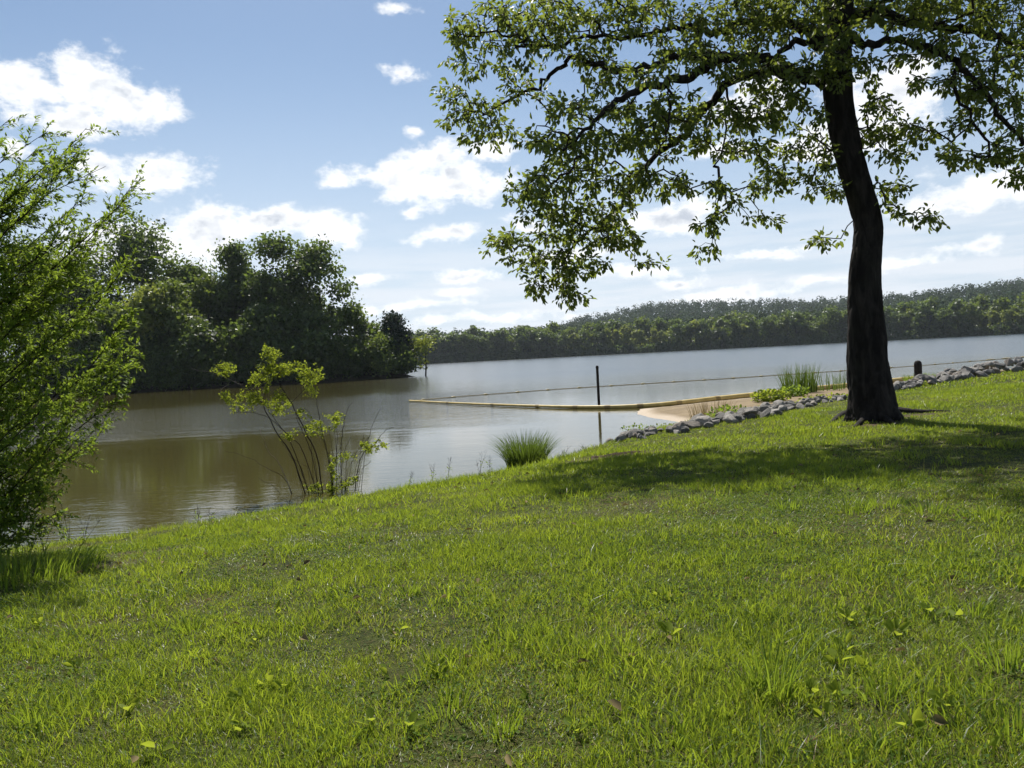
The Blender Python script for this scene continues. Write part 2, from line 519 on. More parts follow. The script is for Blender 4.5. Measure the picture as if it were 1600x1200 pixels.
# ------------------------------------------------------------------ terrain
LIP = np.array([(-300, 130), (-120, 62), (-60, 24), (-20, 8.5), (-8, 7.3), (-5.2, 7.45), (-3.9, 7.75), (-3.1, 8.25), (-2.3, 8.55), (-1.6, 8.75), (-.9, 9.15),
                (0, 9.85), (.75, 10.9), (1.5, 12.2), (2.5, 13.6), (3.5, 14.8), (5, 16.1), (6.7, 17.3), (10.2, 20.9), (16.2, 25.2), (40, 41), (300, 190)], float)
LIPZ = np.array([-.5, -.5, -.55, -.60, -.60, -.60, -.58, -.56, -.50, -.45, -.43, -.42, -.42, -.40, -.38, -.36, -.34, -.33, -.32, -.30, -.3, -.3])
BEACH = np.array([(3.1, 15.2), (3.9, 17.4), (3.45, 19.0), (3.2, 20.6), (3.6, 22.3), (5.9, 23.7), (8.3, 25.3), (11.8, 27.4), (14.5, 29.2), (24, 36.0), (45, 50), (300, 215), (300, 188), (40, 40), (16.2, 24), (10.2, 19.6), (6.7, 16), (5, 15)], float)


def seg_dist(X, Y, P):
    """distance to polyline, index along it, signed side"""
    best = np.full(X.shape, 1e9); side = np.zeros(X.shape); par = np.zeros(X.shape)
    for i in range(len(P) - 1):
        ax, ay = P[i]; bx, by = P[i + 1]; ex, ey = bx - ax, by - ay
        t = np.clip(((X - ax) * ex + (Y - ay) * ey) / (ex * ex + ey * ey), 0, 1)
        qx, qy = X - ax - t * ex, Y - ay - t * ey
        d = np.hypot(qx, qy)
        m = d < best
        best = np.where(m, d, best); par = np.where(m, i + t, par)
        side = np.where(m, np.sign(ex * qy - ey * qx), side)
    return best, par, side


def inside(X, Y, P):
    c = np.zeros(X.shape, bool); n = len(P)
    for i in range(n):
        x1, y1 = P[i]; x2, y2 = P[(i + 1) % n]
        if y1 == y2: continue
        c ^= ((y1 > Y) != (y2 > Y)) & (X < (x2 - x1) * (Y - y1) / (y2 - y1) + x1)
    return c


def beach_z(X, Y):
    d, _, _ = seg_dist(X, Y, np.vstack([BEACH, BEACH[:1]]))
    s = np.where(inside(X, Y, BEACH), d, -d)
    return WL + np.clip(.085 * s, -.6, .20) + .025 * (fbm(X * 1.3, Y * 1.3, 40) - .5)


def lawn_s(X, Y):
    d, par, side = seg_dist(X, Y, LIP)
    return np.where(side < 0, d, -d), par


def ground_z(X, Y):
    X = np.asarray(X, float); Y = np.asarray(Y, float)
    s, par = lawn_s(X, Y)
    zl = np.interp(par, np.arange(len(LIP)), LIPZ)
    hi = zl * np.exp(-np.maximum(s, 0) / 4.2) + .004 * np.maximum(s - 6, 0) * (np.maximum(s, 0) < 60) + .03 * (fbm(X * .9, Y * .9, 3) - .5) + .012 * (fbm(X * 5, Y * 5, 9) - .5)
    drop = zl + np.where(s < 0, s * .75, 0)
    lo = np.maximum(np.maximum(drop, WL - .9), np.minimum(beach_z(X, Y) - .03, zl))
    return np.where(s >= 0, hi, lo)


def gz(x, y):
    return float(ground_z(np.array([x]), np.array([y]))[0])


def hit(px, py):
    """where the ray through a photo pixel meets the bank"""
    d = ray(px, py); t = np.linspace(1.2, 40, 4000)
    P = CAM[None] + d[None] * t[:, None]
    g = np.maximum(ground_z(P[:, 0], P[:, 1]), WL)
    k = np.argmax(P[:, 2] < g)
    return np.array([P[k, 0], P[k, 1], g[k]])


def axis(lo, a, b_, hi, step):
    c = np.arange(a, b_ + 1e-6, step)
    l = [a]; st = step
    while l[-1] > lo: st *= 1.35; l.append(l[-1] - st)
    h = [b_]; st = step
    while h[-1] < hi: st *= 1.35; h.append(h[-1] + st)
    return np.concatenate([l[:0:-1], c, h[1:]])


def grid(xs, ys):
    X, Y = np.meshgrid(xs, ys)
    n = len(xs); i = np.arange(len(ys) - 1)[:, None] * n; j = np.arange(n - 1)[None]
    Fq = np.stack([i + j, i + j + 1, i + n + j + 1, i + n + j], -1).reshape(-1, 4)
    return X.ravel(), Y.ravel(), Fq


X, Y, Fq = grid(axis(-400, -12, 22, 400, .2), axis(-400, -2, 32, 60, .2))
Z = ground_z(X, Y)
SOILSPOT = [(hit(965, 712), .9, .22), (hit(1365, 664), .55, .16), (hit(1440, 648), .6, .2), (hit(140, 885), .35, .2), (hit(230, 862), .5, .16)]
soil = np.zeros_like(X)
for (c, rx, ry) in SOILSPOT:
    q = np.hypot((X - c[0]) / rx, (Y - c[1]) / ry) + .9 * (fbm(X * 3, Y * 3, 60) - .5)
    soil = np.maximum(soil, np.clip(1.6 - q * 1.3, 0, 1))
s_l, _ = lawn_s(X, Y)
soil = np.maximum(soil, np.clip(1 - (s_l + .12) / .2, 0, 1))
lawn = obj('lawn', np.stack([X, Y, Z], 1), Fq, MAT['lawn'], smooth=True, attrs={'soil': soil})
tag(lawn, kind='structure')
# sandy beach, its rim running out under the water
X, Y, Fq = grid(np.arange(1.5, 48, .16), np.arange(13.5, 52, .16))
Z = beach_z(X, Y)
ok = (Z > WL - .25)[Fq].all(1) & (lawn_s(X, Y)[0] < .35)[Fq].all(1)
beach = obj('beach', np.stack([X, Y, Z], 1), Fq[ok], MAT['sand'], smooth=True)
tag(beach, kind='structure')
# lake
X, Y, Fq = grid(axis(-1800, -30, 60, 1800, 3), axis(-200, 0, 90, 1800, 3))
water = obj('lake_water', np.stack([X, Y, np.full_like(X, WL)], 1), Fq, MAT['water'])
tag(water, kind='structure')

# hills beyond the lake: ridge height (m) by compass bearing
RAZ = np.array([-180, -60, -30, -12, -6, -2, 2, 6, 10, 16, 22, 28, 34, 45, 70, 180.])
RH = np.array([20, 22, 16, 10, 9, 7, 13, 27, 36, 33, 28, 29, 34, 36, 30, 20.])
FR = 342.0


def hill_z(X, Y):
    r = np.hypot(X, Y); a = np.degrees(np.arctan2(X, Y))
    h = np.interp(a, RAZ, RH)
    t = np.clip((r - FR - 35) / 520, 0, 1); t = t * t * (3 - 2 * t)
    near = np.clip((r - FR) / 20, -1, 1) * 1.2
    return WL + near + h * t + 7 * (fbm(X / 90, Y / 90, 21) - .5) * np.clip((r - FR - 25) / 150, 0, 1)


aa = np.radians(np.arange(-115, 116, 1.0)); rr = np.concatenate([np.arange(FR - 6, FR + 60, 6), np.geomspace(FR + 66, 1600, 40)])
A_, R_ = np.meshgrid(aa, rr)
X = (R_ * np.sin(A_)).ravel(); Y = (R_ * np.cos(A_)).ravel()
n = len(aa); i = np.arange(len(rr) - 1)[:, None] * n; j = np.arange(n - 1)[None]
Fq = np.stack([i + j, i + n + j, i + n + j + 1, i + j + 1], -1).reshape(-1, 4)
hills = obj('hills', np.stack([X, Y, hill_z(X, Y)], 1), Fq, MAT['bank_earth'], smooth=True)
tag(hills, kind='structure')
# wooded point on the other side of the cove
PEN = np.array([(-10.2, 85), (-14, 82.5), (-24, 80.5), (-36, 79.5), (-50, 78.5), (-75, 77), (-140, 70), (-320, 120), (-320, 200), (-140, 140), (-60, 112), (-25, 98), (-12, 89)], float)


def pen_z(X, Y):
    d, _, _ = seg_dist(X, Y, np.vstack([PEN, PEN[:1]]))
    s = np.where(inside(X, Y, PEN), d, -d)
    return WL + np.clip(s * .35, -.8, 1.2) + np.clip(s - 4, 0, 30) * .03 + .25 * (fbm(X / 3, Y / 3, 5) - .5) * (s > 0)


X, Y, Fq = grid(np.arange(-322, -6, 1.0), np.arange(66, 204, 1.0))
Z = pen_z(X, Y)
ok = (Z > WL - .7)[Fq].all(1)
pen = obj('wooded_point', np.stack([X, Y, Z], 1), Fq[ok], MAT['bank_earth'], smooth=True)
tag(pen, kind='structure')


# ------------------------------------------------------------------ distant and middle trees
def crown_mesh(h, w, base=.12, lobes=16, n=5200, size=.40, cone=False, clump=.95):
    """leaf clump faces of one broadleaf crown, base of the tree at the origin"""
    cz = h * (base + (1 - base) * .5); hz = h * (1 - base) * .5
    pts, nor = [], []
    if cone:
        m = n // 10
        z = rng.random(m) ** .8
        rad = w * (1 - z) ** .75 * (.55 + .45 * np.sqrt(rng.random(m)))
        th = rng.random(m) * 6.283
        c = np.stack([rad * np.cos(th), rad * np.sin(th), h * (base + (1 - base) * z)], 1)
        cn = np.stack([np.cos(th), np.sin(th), np.full(m, .5)], 1)
    else:
        L = []
        while len(L) < lobes:
            p = rng.uniform(-1, 1, 3)
            if np.linalg.norm(p) < .93: L.append(p)
        L = np.array(L)
        lc = L * np.array([w, w, hz]) * .82 + np.array([0, 0, cz]); lc[:, 2] = np.minimum(lc[:, 2], h * .93)
        lc[0] = (rng.normal() * .1 * w, 0, h * .86); lc[1] = (rng.normal() * .3 * w, 0, h * .80)
        lr = rng.uniform(.22, .38, lobes) * min(w, hz) * 1.15
        m = n // 10
        k = rng.choice(lobes, m, p=lr ** 2 / (lr ** 2).sum())
        d = unit(rng.normal(size=(m, 3)) + np.array([0, 0, .35]))
        c = lc[k] + d * (lr[k] * rng.uniform(.45, 1.22, m))[:, None]
        cn = d
    cr = rng.random(m)
    C = np.repeat(c, 10, 0) + rng.normal(size=(m * 10, 3)) * clump * np.array([1, 1, .7]) * .5
    N = unit(np.repeat(cn, 10, 0) * .8 + rng.normal(size=(m * 10, 3)) * .65)
    rnd = np.clip(np.repeat(cr, 10) * .75 + rng.random(m * 10) * .3, 0, 1)
    keep = C[:, 2] > .05
    return quads(C[keep], N[keep], size * rng.uniform(.6, 1.3, keep.sum()), rnd[keep])


def trunk_mesh(h, r0, lean=0.03, limbs=6, w=3.0):
    k = np.linspace(0, 1, 7)
    P = np.stack([lean * h * np.sin(k * 2.2), lean * h * .6 * np.sin(k * 3), h * .62 * k], 1)
    parts = [tube(P, r0 * (1.15 - k) + .03, 7)]
    for q in range(limbs):
        t = rng.uniform(.25, .6); p = np.array([np.interp(t, k, P[:, c]) for c in range(3)])
        th = rng.random() * 6.283; L = w * rng.uniform(.4, .6)
        e = np.array([math.cos(th), math.sin(th), .75]) * L
        u = np.linspace(0, 1, 4)[:, None]
        parts.append(tube(p + e * u + np.array([0, 0, .25 * L]) * u * u, r0 * .45 * (1.1 - u[:, 0]), 5))
    return join(parts)


def tree(name, loc, h, w, mat, label, cat='tree', group=None, r0=None, **kw):
    e = empty(name, loc)
    kw = dict(kw); kw['n'] = int(kw['n'] * 1.5)
    V, Fq, a = crown_mesh(h, w * 1.08, **kw)
    link('crown', mesh_np('crown', V, Fq, mat, attrs={'rnd': a}), e)
    V, Fq = trunk_mesh(h, r0 or h * .016, w=w)
    link('trunk', mesh_np('trunk', V, Fq, MAT['bark'], True), e)
    return tag(e, label, cat, group)


def pen_tree(name, px, top, hw, Yd, mat, label, **kw):
    base = at_y(px, 600, Yd); z = float(pen_z(np.array([base[0]]), np.array([Yd]))[0])
    tp = at_y(px, top, Yd)
    return tree(name, (tp[0], Yd, z - .05), tp[2] - z, hw / F * Yd, mat, label, group=None, **kw)


G_PT = 'trees on the wooded point'
DK, MD, BR = MAT['dark_foliage'], MAT['mid_foliage'], MAT['bright_foliage']
PT = [
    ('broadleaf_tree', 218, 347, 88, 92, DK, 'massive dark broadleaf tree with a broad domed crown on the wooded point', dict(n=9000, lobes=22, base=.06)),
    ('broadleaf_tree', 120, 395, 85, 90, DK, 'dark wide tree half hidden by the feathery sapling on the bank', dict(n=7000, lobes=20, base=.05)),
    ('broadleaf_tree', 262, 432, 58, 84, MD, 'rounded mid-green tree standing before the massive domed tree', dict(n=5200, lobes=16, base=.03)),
    ('broadleaf_tree', 232, 448, 36, 82, BR, 'small yellow-green tree in front of the domed tree', dict(n=3200, lobes=12, base=.03)),
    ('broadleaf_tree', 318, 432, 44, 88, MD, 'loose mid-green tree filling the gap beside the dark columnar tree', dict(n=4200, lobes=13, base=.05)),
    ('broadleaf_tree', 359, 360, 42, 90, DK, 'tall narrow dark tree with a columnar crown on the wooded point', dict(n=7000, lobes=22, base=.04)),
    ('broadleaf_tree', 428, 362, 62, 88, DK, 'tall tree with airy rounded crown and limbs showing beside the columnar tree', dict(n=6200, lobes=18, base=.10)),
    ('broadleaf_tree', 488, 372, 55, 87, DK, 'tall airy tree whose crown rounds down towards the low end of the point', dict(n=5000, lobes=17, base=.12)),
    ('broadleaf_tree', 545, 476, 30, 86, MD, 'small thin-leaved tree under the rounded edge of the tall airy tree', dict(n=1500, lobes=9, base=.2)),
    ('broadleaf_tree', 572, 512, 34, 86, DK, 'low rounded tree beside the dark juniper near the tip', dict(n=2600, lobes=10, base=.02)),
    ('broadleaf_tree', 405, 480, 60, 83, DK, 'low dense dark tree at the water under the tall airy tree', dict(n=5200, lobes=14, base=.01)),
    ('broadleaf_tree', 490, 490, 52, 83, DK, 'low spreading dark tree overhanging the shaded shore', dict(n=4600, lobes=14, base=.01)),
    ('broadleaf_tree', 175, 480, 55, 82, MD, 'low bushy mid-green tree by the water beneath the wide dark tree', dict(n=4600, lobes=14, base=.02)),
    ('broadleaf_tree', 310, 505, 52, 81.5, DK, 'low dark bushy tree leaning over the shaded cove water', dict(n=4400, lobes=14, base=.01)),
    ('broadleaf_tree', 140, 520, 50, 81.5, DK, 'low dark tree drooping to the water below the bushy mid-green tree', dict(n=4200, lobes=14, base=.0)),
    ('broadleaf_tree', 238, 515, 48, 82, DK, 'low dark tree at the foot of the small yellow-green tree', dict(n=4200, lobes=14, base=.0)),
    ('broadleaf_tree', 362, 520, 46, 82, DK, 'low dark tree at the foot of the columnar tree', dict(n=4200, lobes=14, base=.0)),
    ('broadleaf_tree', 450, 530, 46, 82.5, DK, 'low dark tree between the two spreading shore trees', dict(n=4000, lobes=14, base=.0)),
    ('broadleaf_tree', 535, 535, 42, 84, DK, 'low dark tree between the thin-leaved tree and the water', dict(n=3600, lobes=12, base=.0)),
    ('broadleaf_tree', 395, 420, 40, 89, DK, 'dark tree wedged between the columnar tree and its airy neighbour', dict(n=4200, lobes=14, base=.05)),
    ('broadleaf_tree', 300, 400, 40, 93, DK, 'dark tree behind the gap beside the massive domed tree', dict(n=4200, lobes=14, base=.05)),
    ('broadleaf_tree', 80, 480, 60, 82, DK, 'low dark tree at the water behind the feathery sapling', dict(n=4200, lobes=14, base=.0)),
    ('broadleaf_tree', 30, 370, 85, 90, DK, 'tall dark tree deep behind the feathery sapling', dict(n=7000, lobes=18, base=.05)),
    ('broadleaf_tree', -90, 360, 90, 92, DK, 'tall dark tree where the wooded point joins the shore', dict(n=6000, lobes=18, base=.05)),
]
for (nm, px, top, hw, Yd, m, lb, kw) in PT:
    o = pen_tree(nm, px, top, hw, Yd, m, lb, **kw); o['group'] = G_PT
o = pen_tree('juniper_tree', 612, 494, 27, 86, MAT['conifer'], 'dark pointed juniper at the tip of the wooded point', cone=True, n=4200, base=.02, size=.30); o['group'] = G_PT
o = pen_tree('juniper_tree', 632, 520, 15, 86.5, MAT['conifer'], 'smaller pointed juniper beside the larger one at the tip', cone=True, n=1800, base=.04, size=.28); o['group'] = G_PT
o = pen_tree('sapling', 661, 523, 17, 85.5, BR, 'slender light green sapling leaning over the water past the junipers', n=420, lobes=6, base=.18, size=.30, r0=.06)
# shoreline shrubs under those trees
for k, px in enumerate(np.linspace(0, 632, 44)):
    px = px + rng.uniform(-8, 8); Yd = np.interp((px - 800) / F * 80.5, [-75, -50, -36, -24, -14, -10.2], [77, 78.5, 79.5, 80.5, 82.5, 85]) + rng.uniform(.1, 1.3)
    p = at_y(px, 600, Yd); z = float(pen_z(np.array([p[0]]), np.array([Yd]))[0])
    hh = rng.uniform(2.2, 4.4)
    e = empty('shore_shrub', (p[0], Yd, z - .05))
    V, Fq, a = crown_mesh(hh, rng.uniform(1.6, 2.5), n=1500, lobes=10, base=-.08, size=.28)
    link('crown', mesh_np('crown', V, Fq, DK if k % 4 else MD, attrs={'rnd': a}), e)
    tag(e, 'low dark shrub crowding the shaded waterline of the wooded point', 'shrub', 'shrubs along the wooded point')
# fallen stem leaning out of the tip
a0 = at_z(612, 589, WL - .1); a1 = at_y(648, 571, a0[1] + .3)
kk = np.linspace(0, 1, 6)[:, None]
V, Fq = tube(a0 + (a1 - a0) * kk + np.array([0, 0, -.12]) * np.sin(kk * 3.14), np.linspace(.14, .06, 6), 7)
tag(obj('fallen_log', V, Fq, MAT['bark'], smooth=True, origin=a0), 'bare fallen stem slanting out of the water at the tip of the point', 'log')

# ---- far shore: single trees along the water, then the wooded hillside as one mass
G_FAR = 'trees along the far shore'
proto = {}
for kind, (m, n_, kw) in {
    'dark': (MAT['dark_foliage'], 5, dict(base=-.08, lobes=13, n=1500, size=.95, clump=1.2)),
    'mid': (MAT['mid_foliage'], 4, dict(base=-.08, lobes=12, n=1400, size=.95, clump=1.2)),
    'bright': (MAT['bright_foliage'], 4, dict(base=-.06, lobes=9, n=1200, size=.85, clump=1.0)),
    'pine': (MAT['conifer'], 3, dict(cone=True, base=.03, n=1200, size=.9, clump=1.0)),
}.items():
    proto[kind] = []
    for q in range(n_):
        w_ = {'dark': 4.3, 'mid': 4.5, 'bright': 3.0, 'pine': 2.6}[kind] * rng.uniform(.9, 1.15)
        V, Fq, a = crown_mesh(12.0, w_, **kw)
        Vt, Ft = trunk_mesh(12.0, .2, w=w_, limbs=3)
        proto[kind].append((mesh_np('crown', V, Fq, m, attrs={'rnd': a}), mesh_np('trunk', Vt, Ft, MAT['bark'], True)))
FLAB = {'dark': 'dark green broadleaf tree at the waterline of the far shore', 'mid': 'mid-green rounded tree at the waterline of the far shore',
        'bright': 'pale yellow-green narrow tree along the far shore', 'pine': 'dark pointed evergreen among the far shore trees'}


def far_tree(azd, r, kind, h):
    x, y = r * math.sin(R(azd)), r * math.cos(R(azd))
    z = float(hill_z(np.array([x]), np.array([y]))[0])
    c, t = proto[kind][rng.integers(len(proto[kind]))]
    e = empty('far_' + {'pine': 'evergreen'}.get(kind, 'broadleaf') + '_tree', (x, y, z - .2))
    s = h / 12.0; sx = s * rng.uniform(.9, 1.2)
    e.scale = (sx, sx, s); e.rotation_euler = (0, 0, rng.random() * 6.28)
    link('crown', c, e); link('trunk', t, e)
    tag(e, FLAB[kind], 'tree', G_FAR)


azs = np.arange(-9, 37, .62)
for q, az_ in enumerate(azs):
    px = 800 + F * math.tan(R(az_))
    u = rng.random()
    if 945 < px < 1075: kind = 'bright' if u < .8 else 'dark'
    elif 880 < px < 935: kind = 'mid' if u < .6 else 'bright'
    elif px < 880: kind = 'dark' if u < .8 else 'mid'
    else: kind = 'dark' if u < .36 else 'mid' if u < .66 else 'bright' if u < .86 else 'pine'
    hh = rng.uniform(9.5, 13.5) * (1.05 if kind == 'dark' else .95)
    far_tree(az_ + rng.uniform(-.2, .2), FR + rng.uniform(3, 8), kind, hh)
    if q % 2 == 0:
        far_tree(az_ + rng.uniform(-.3, .3), FR + rng.uniform(14, 24), 'dark' if rng.random() < .6 else 'mid', rng.uniform(12, 15.5))
# thicket hanging over the far waterline
n_ = 26000
t_ = np.radians(rng.uniform(-12, 40, n_)); zz = rng.random(n_) ** 1.3 * (1.5 + 4.5 * fbm(np.degrees(t_) * 2.2, t_ * 0, 81))
r_ = FR - 1.5 + 3.5 * rng.random(n_) + zz * .5
C = np.stack([r_ * np.sin(t_), r_ * np.cos(t_), WL + zz], 1)
V, Fq, a = quads(C, unit(rng.normal(size=(n_, 3)) + np.array([0, -.6, .5])), rng.uniform(.6, 1.2, n_), np.clip(fbm(np.degrees(t_) * 3, t_ * 0, 82) * .9 + .3 * rng.random(n_) - .15, 0, 1))
tag(obj('thicket', V, Fq, MAT['dark_foliage'], attrs={'rnd': a}), 'dark thicket along the foot of the far shore trees', 'thicket', kind='stuff')
# wooded hillside
NF = 4800
az_ = np.radians(rng.uniform(-13, 43, NF)); r_ = FR + 26 + 560 * rng.random(NF) ** 1.25
cx, cy = r_ * np.sin(az_), r_ * np.cos(az_); cz = hill_z(cx, cy)
hh = rng.uniform(7, 15, NF); ww = rng.uniform(2.4, 5.4, NF)
K = 36
d = unit(rng.normal(size=(NF, K, 3)) + np.array([0, 0, .45]))
C = np.stack([cx, cy, cz + hh * .58], 1)[:, None, :] + d * np.stack([ww, ww, hh * .44], 1)[:, None, :] * rng.uniform(.75, 1.05, (NF, K, 1))
Nn = unit(d + rng.normal(size=d.shape) * .28)
rnd = np.clip(np.repeat(rng.random(NF)[:, None] * .8, K, 1) + rng.random((NF, K)) * .25, 0, 1)
V, Fq, a = quads(C.reshape(-1, 3), Nn.reshape(-1, 3), (rng.uniform(1.0, 2.2, NF * K)), rnd.ravel())
fo = obj('forest', V, Fq, MAT['far_forest'], attrs={'rnd': a})
tag(fo, 'distant green forest covering the long hill beyond the lake', 'forest', kind='stuff')

# ------------------------------------------------------------------ the big shade tree on the bank
base = hit(1366, 656)
TD = base[1]                       # its distance
tree_e = empty('shade_tree', (base[0], base[1], base[2]))
tag(tree_e, 'large leafy shade tree with a dark leaning trunk growing from the lawn', 'tree')
TR = [(1366, 658, 82), (1363, 640, 74), (1359, 610, 67), (1356, 575, 61), (1354, 530, 57), (1351, 480, 52), (1351, 430, 48), (1355, 385, 44), (1357, 352, 43), (1349, 318, 43), (1337, 280, 43),
      (1326, 240, 42), (1317, 200, 42), (1310, 155, 43), (1308, 110, 44), (1310, 65, 40), (1314, 15, 36), (1320, -60, 30), (1326, -150, 24), (1322, -240, 16), (1330, -320, 9)]
C_ = smooth_path([[*at_y(x, y, TD), w / F * TD * .5] for x, y, w in TR], 5)
C_t = C_
C_ = np.stack([np.interp(np.linspace(0, len(C_t) - 1, len(C_t) * 3), np.arange(len(C_t)), C_t[:, c]) for c in range(4)], 1)
V, Fq = tube(C_[:, :3], C_[:, 3], 64)
# fluted, slightly lumpy bark
ang = np.tile(np.linspace(0, 2 * np.pi, 64, endpoint=False), len(C_)); hgt = np.repeat(np.arange(len(C_)), 64) / 3.0
ctr = np.repeat(C_[:, :3], 64, 0)
lump = 1 + .05 * (fbm(ang * 3.5 + 9, hgt * .25, 70) - .5) + .10 * (vnoise(ang * 2.2, hgt * .12, 71) - .5) - .08 * np.clip(1 - np.abs(vnoise(ang * 6.1 + 1.4 * vnoise(ang * 2, hgt * .5, 73), hgt * .3, 72) - .5) * 5, 0, 1) - .03 * vnoise(ang * 16, hgt * 1.2, 74)
flare = np.repeat(np.clip(1 - (C_[:, 2] - base[2]) / .35, 0, 1), 64)
lump += flare ** 2 * .20 * np.clip(np.cos(ang * 5 + .7), -.2, 1)
V = ctr + (V - ctr) * lump[:, None]
V[:64, 2] -= .12
obj('trunk', V, Fq, MAT['bark'], tree_e, smooth=True)
C_ = C_t
for (pp, w0) in [([(1335, 640), (1318, 650), (1300, 659), (1290, 664)], .10), ([(1390, 640), (1412, 646), (1440, 645), (1475, 643), (1500, 640)], .10), ([(1380, 655), (1395, 662), (1425, 668)], .08), ([(1350, 655), (1340, 665), (1325, 672)], .07)]:
    P = np.array([hit(*q) for q in pp]); P[:, 2] += np.linspace(.05, -.03, len(P))
    P[0] = P[0] * .6 + np.array([base[0], base[1], P[0, 2] + .05]) * .4
    P = smooth_path(P, 4)
    V, Fq = tube(P, np.linspace(w0 * .75, .012, len(P)), 8, .08, rng)
    obj('root', V, Fq, MAT['bark'], tree_e, smooth=True)

LIMBS = [  # pixel x, y, metres nearer/farther than the trunk, pixel width
    [(1300, 132, 0, 34), (1270, 120, -.05, 31), (1240, 116, -.12, 29), (1215, 96, -.2, 24), (1185, 92, -.3, 22), (1160, 92, -.4, 21), (1132, 91, -.5, 20), (1108, 99, -.6, 19), (1080, 116, -.7, 18), (1042, 127, -.8, 16), (997, 141, -.9, 14), (955, 165, -1.0, 11), (920, 200, -1.1, 8), (880, 235, -1.2, 5)],
    [(1132, 91, -.5, 17), (1095, 86, -.35, 16), (1060, 87, -.2, 15), (1022, 104, 0, 15), (985, 110, .1, 14), (950, 106, .2, 14), (905, 92, .3, 12), (880, 100, .35, 10), (856, 121, .4, 9), (836, 138, .45, 8), (792, 157, .5, 6), (755, 180, .5, 4)],
    [(1240, 116, -.12, 24), (1190, 112, .1, 21), (1140, 128, .2, 19), (1112, 158, .3, 17), (1086, 187, .35, 15), (1060, 219, .4, 14), (1027, 243, .4, 12), (995, 282, .35, 10), (960, 335, .3, 8), (915, 366, .3, 6), (880, 410, .3, 4)],
    [(1306, 75, 0, 28), (1265, 50, .3, 24), (1225, 33, .5, 20), (1185, 30, .6, 18), (1147, 42, .6, 16), (1118, 53, .6, 15), (1088, 40, .5, 13), (1040, 46, .5, 11), (990, 58, .4, 10), (930, 58, .3, 8), (880, 70, .2, 8), (840, 70, .1, 7), (805, 58, 0, 5), (765, 50, -.1, 4)],
    [(1318, 55, 0, 26), (1336, 62, -.05, 20), (1356, 68, -.1, 17), (1396, 64, -.2, 16), (1440, 74, -.3, 15), (1484, 92, -.4, 14), (1516, 118, -.5, 13), (1545, 158, -.6, 11), (1572, 192, -.7, 9), (1610, 232, -.8, 7), (1655, 290, -.9, 4)],
    [(1316, 30, 0, 28), (1350, 20, .2, 24), (1395, 26, .4, 22), (1430, 36, .5, 21), (1470, 41, .7, 20), (1510, 46, .8, 18), (1560, 60, .9, 16), (1620, 82, 1.0, 13), (1700, 125, 1.1, 9), (1780, 180, 1.2, 5)],
    [(1316, -30, 0, 24), (1270, -90, .3, 20), (1210, -140, .6, 16), (1120, -170, .8, 12), (1020, -180, 1.0, 8), (930, -170, 1.0, 5)],
    [(1324, -90, 0, 20), (1390, -150, .4, 16), (1480, -190, .8, 12), (1580, -200, 1.1, 8), (1680, -180, 1.2, 5)],
    [(1314, 20, 0, 20), (1280, -20, 1.0, 17), (1230, -60, 1.9, 13), (1170, -80, 2.6, 8), (1100, -90, 3.0, 4)],
    [(1326, -20, 0, 20), (1400, -60, 1.0, 16), (1480, -80, 1.9, 12), (1580, -80, 2.6, 7)],
    [(1500, 100, -.45, 9), (1490, 140, -.5, 7), (1520, 185, -.5, 6), (1545, 225, -.5, 5), (1560, 262, -.5, 3)],
    [(1215, 96, -.2, 12), (1222, 78, -.2, 11), (1255, 62, -.1, 14), (1285, 80, 0, 18)],
    [(1132, 132, .2, 6), (1137, 160, 0, 5), (1134, 215, -.1, 4), (1115, 260, -.2, 3)],
    [(1046, 130, -.8, 6), (1046, 165, -.9, 5), (1043, 200, -1.0, 4), (1030, 240, -1.0, 3)],
]
nodes = [np.array(c[:3]) for c in C_[45::2]]
nrad = [c[3] for c in C_[45::2]]
for Lm in LIMBS:
    Q = smooth_path([[*at_y(x, y, TD + dy), w / F * TD * .36] for x, y, dy, w in Lm], 4)
    Q[1:-1, :3] += rng.normal(size=(len(Q) - 2, 3)) * .022
    V, Fq = tube(Q[:, :3], Q[:, 3], 10, .05, rng)
    obj('limb', V, Fq, MAT['bark'], tree_e, smooth=True)
    nodes += [q[:3] for q in Q]; nrad += list(Q[:, 3])
n_fix = len(nodes)

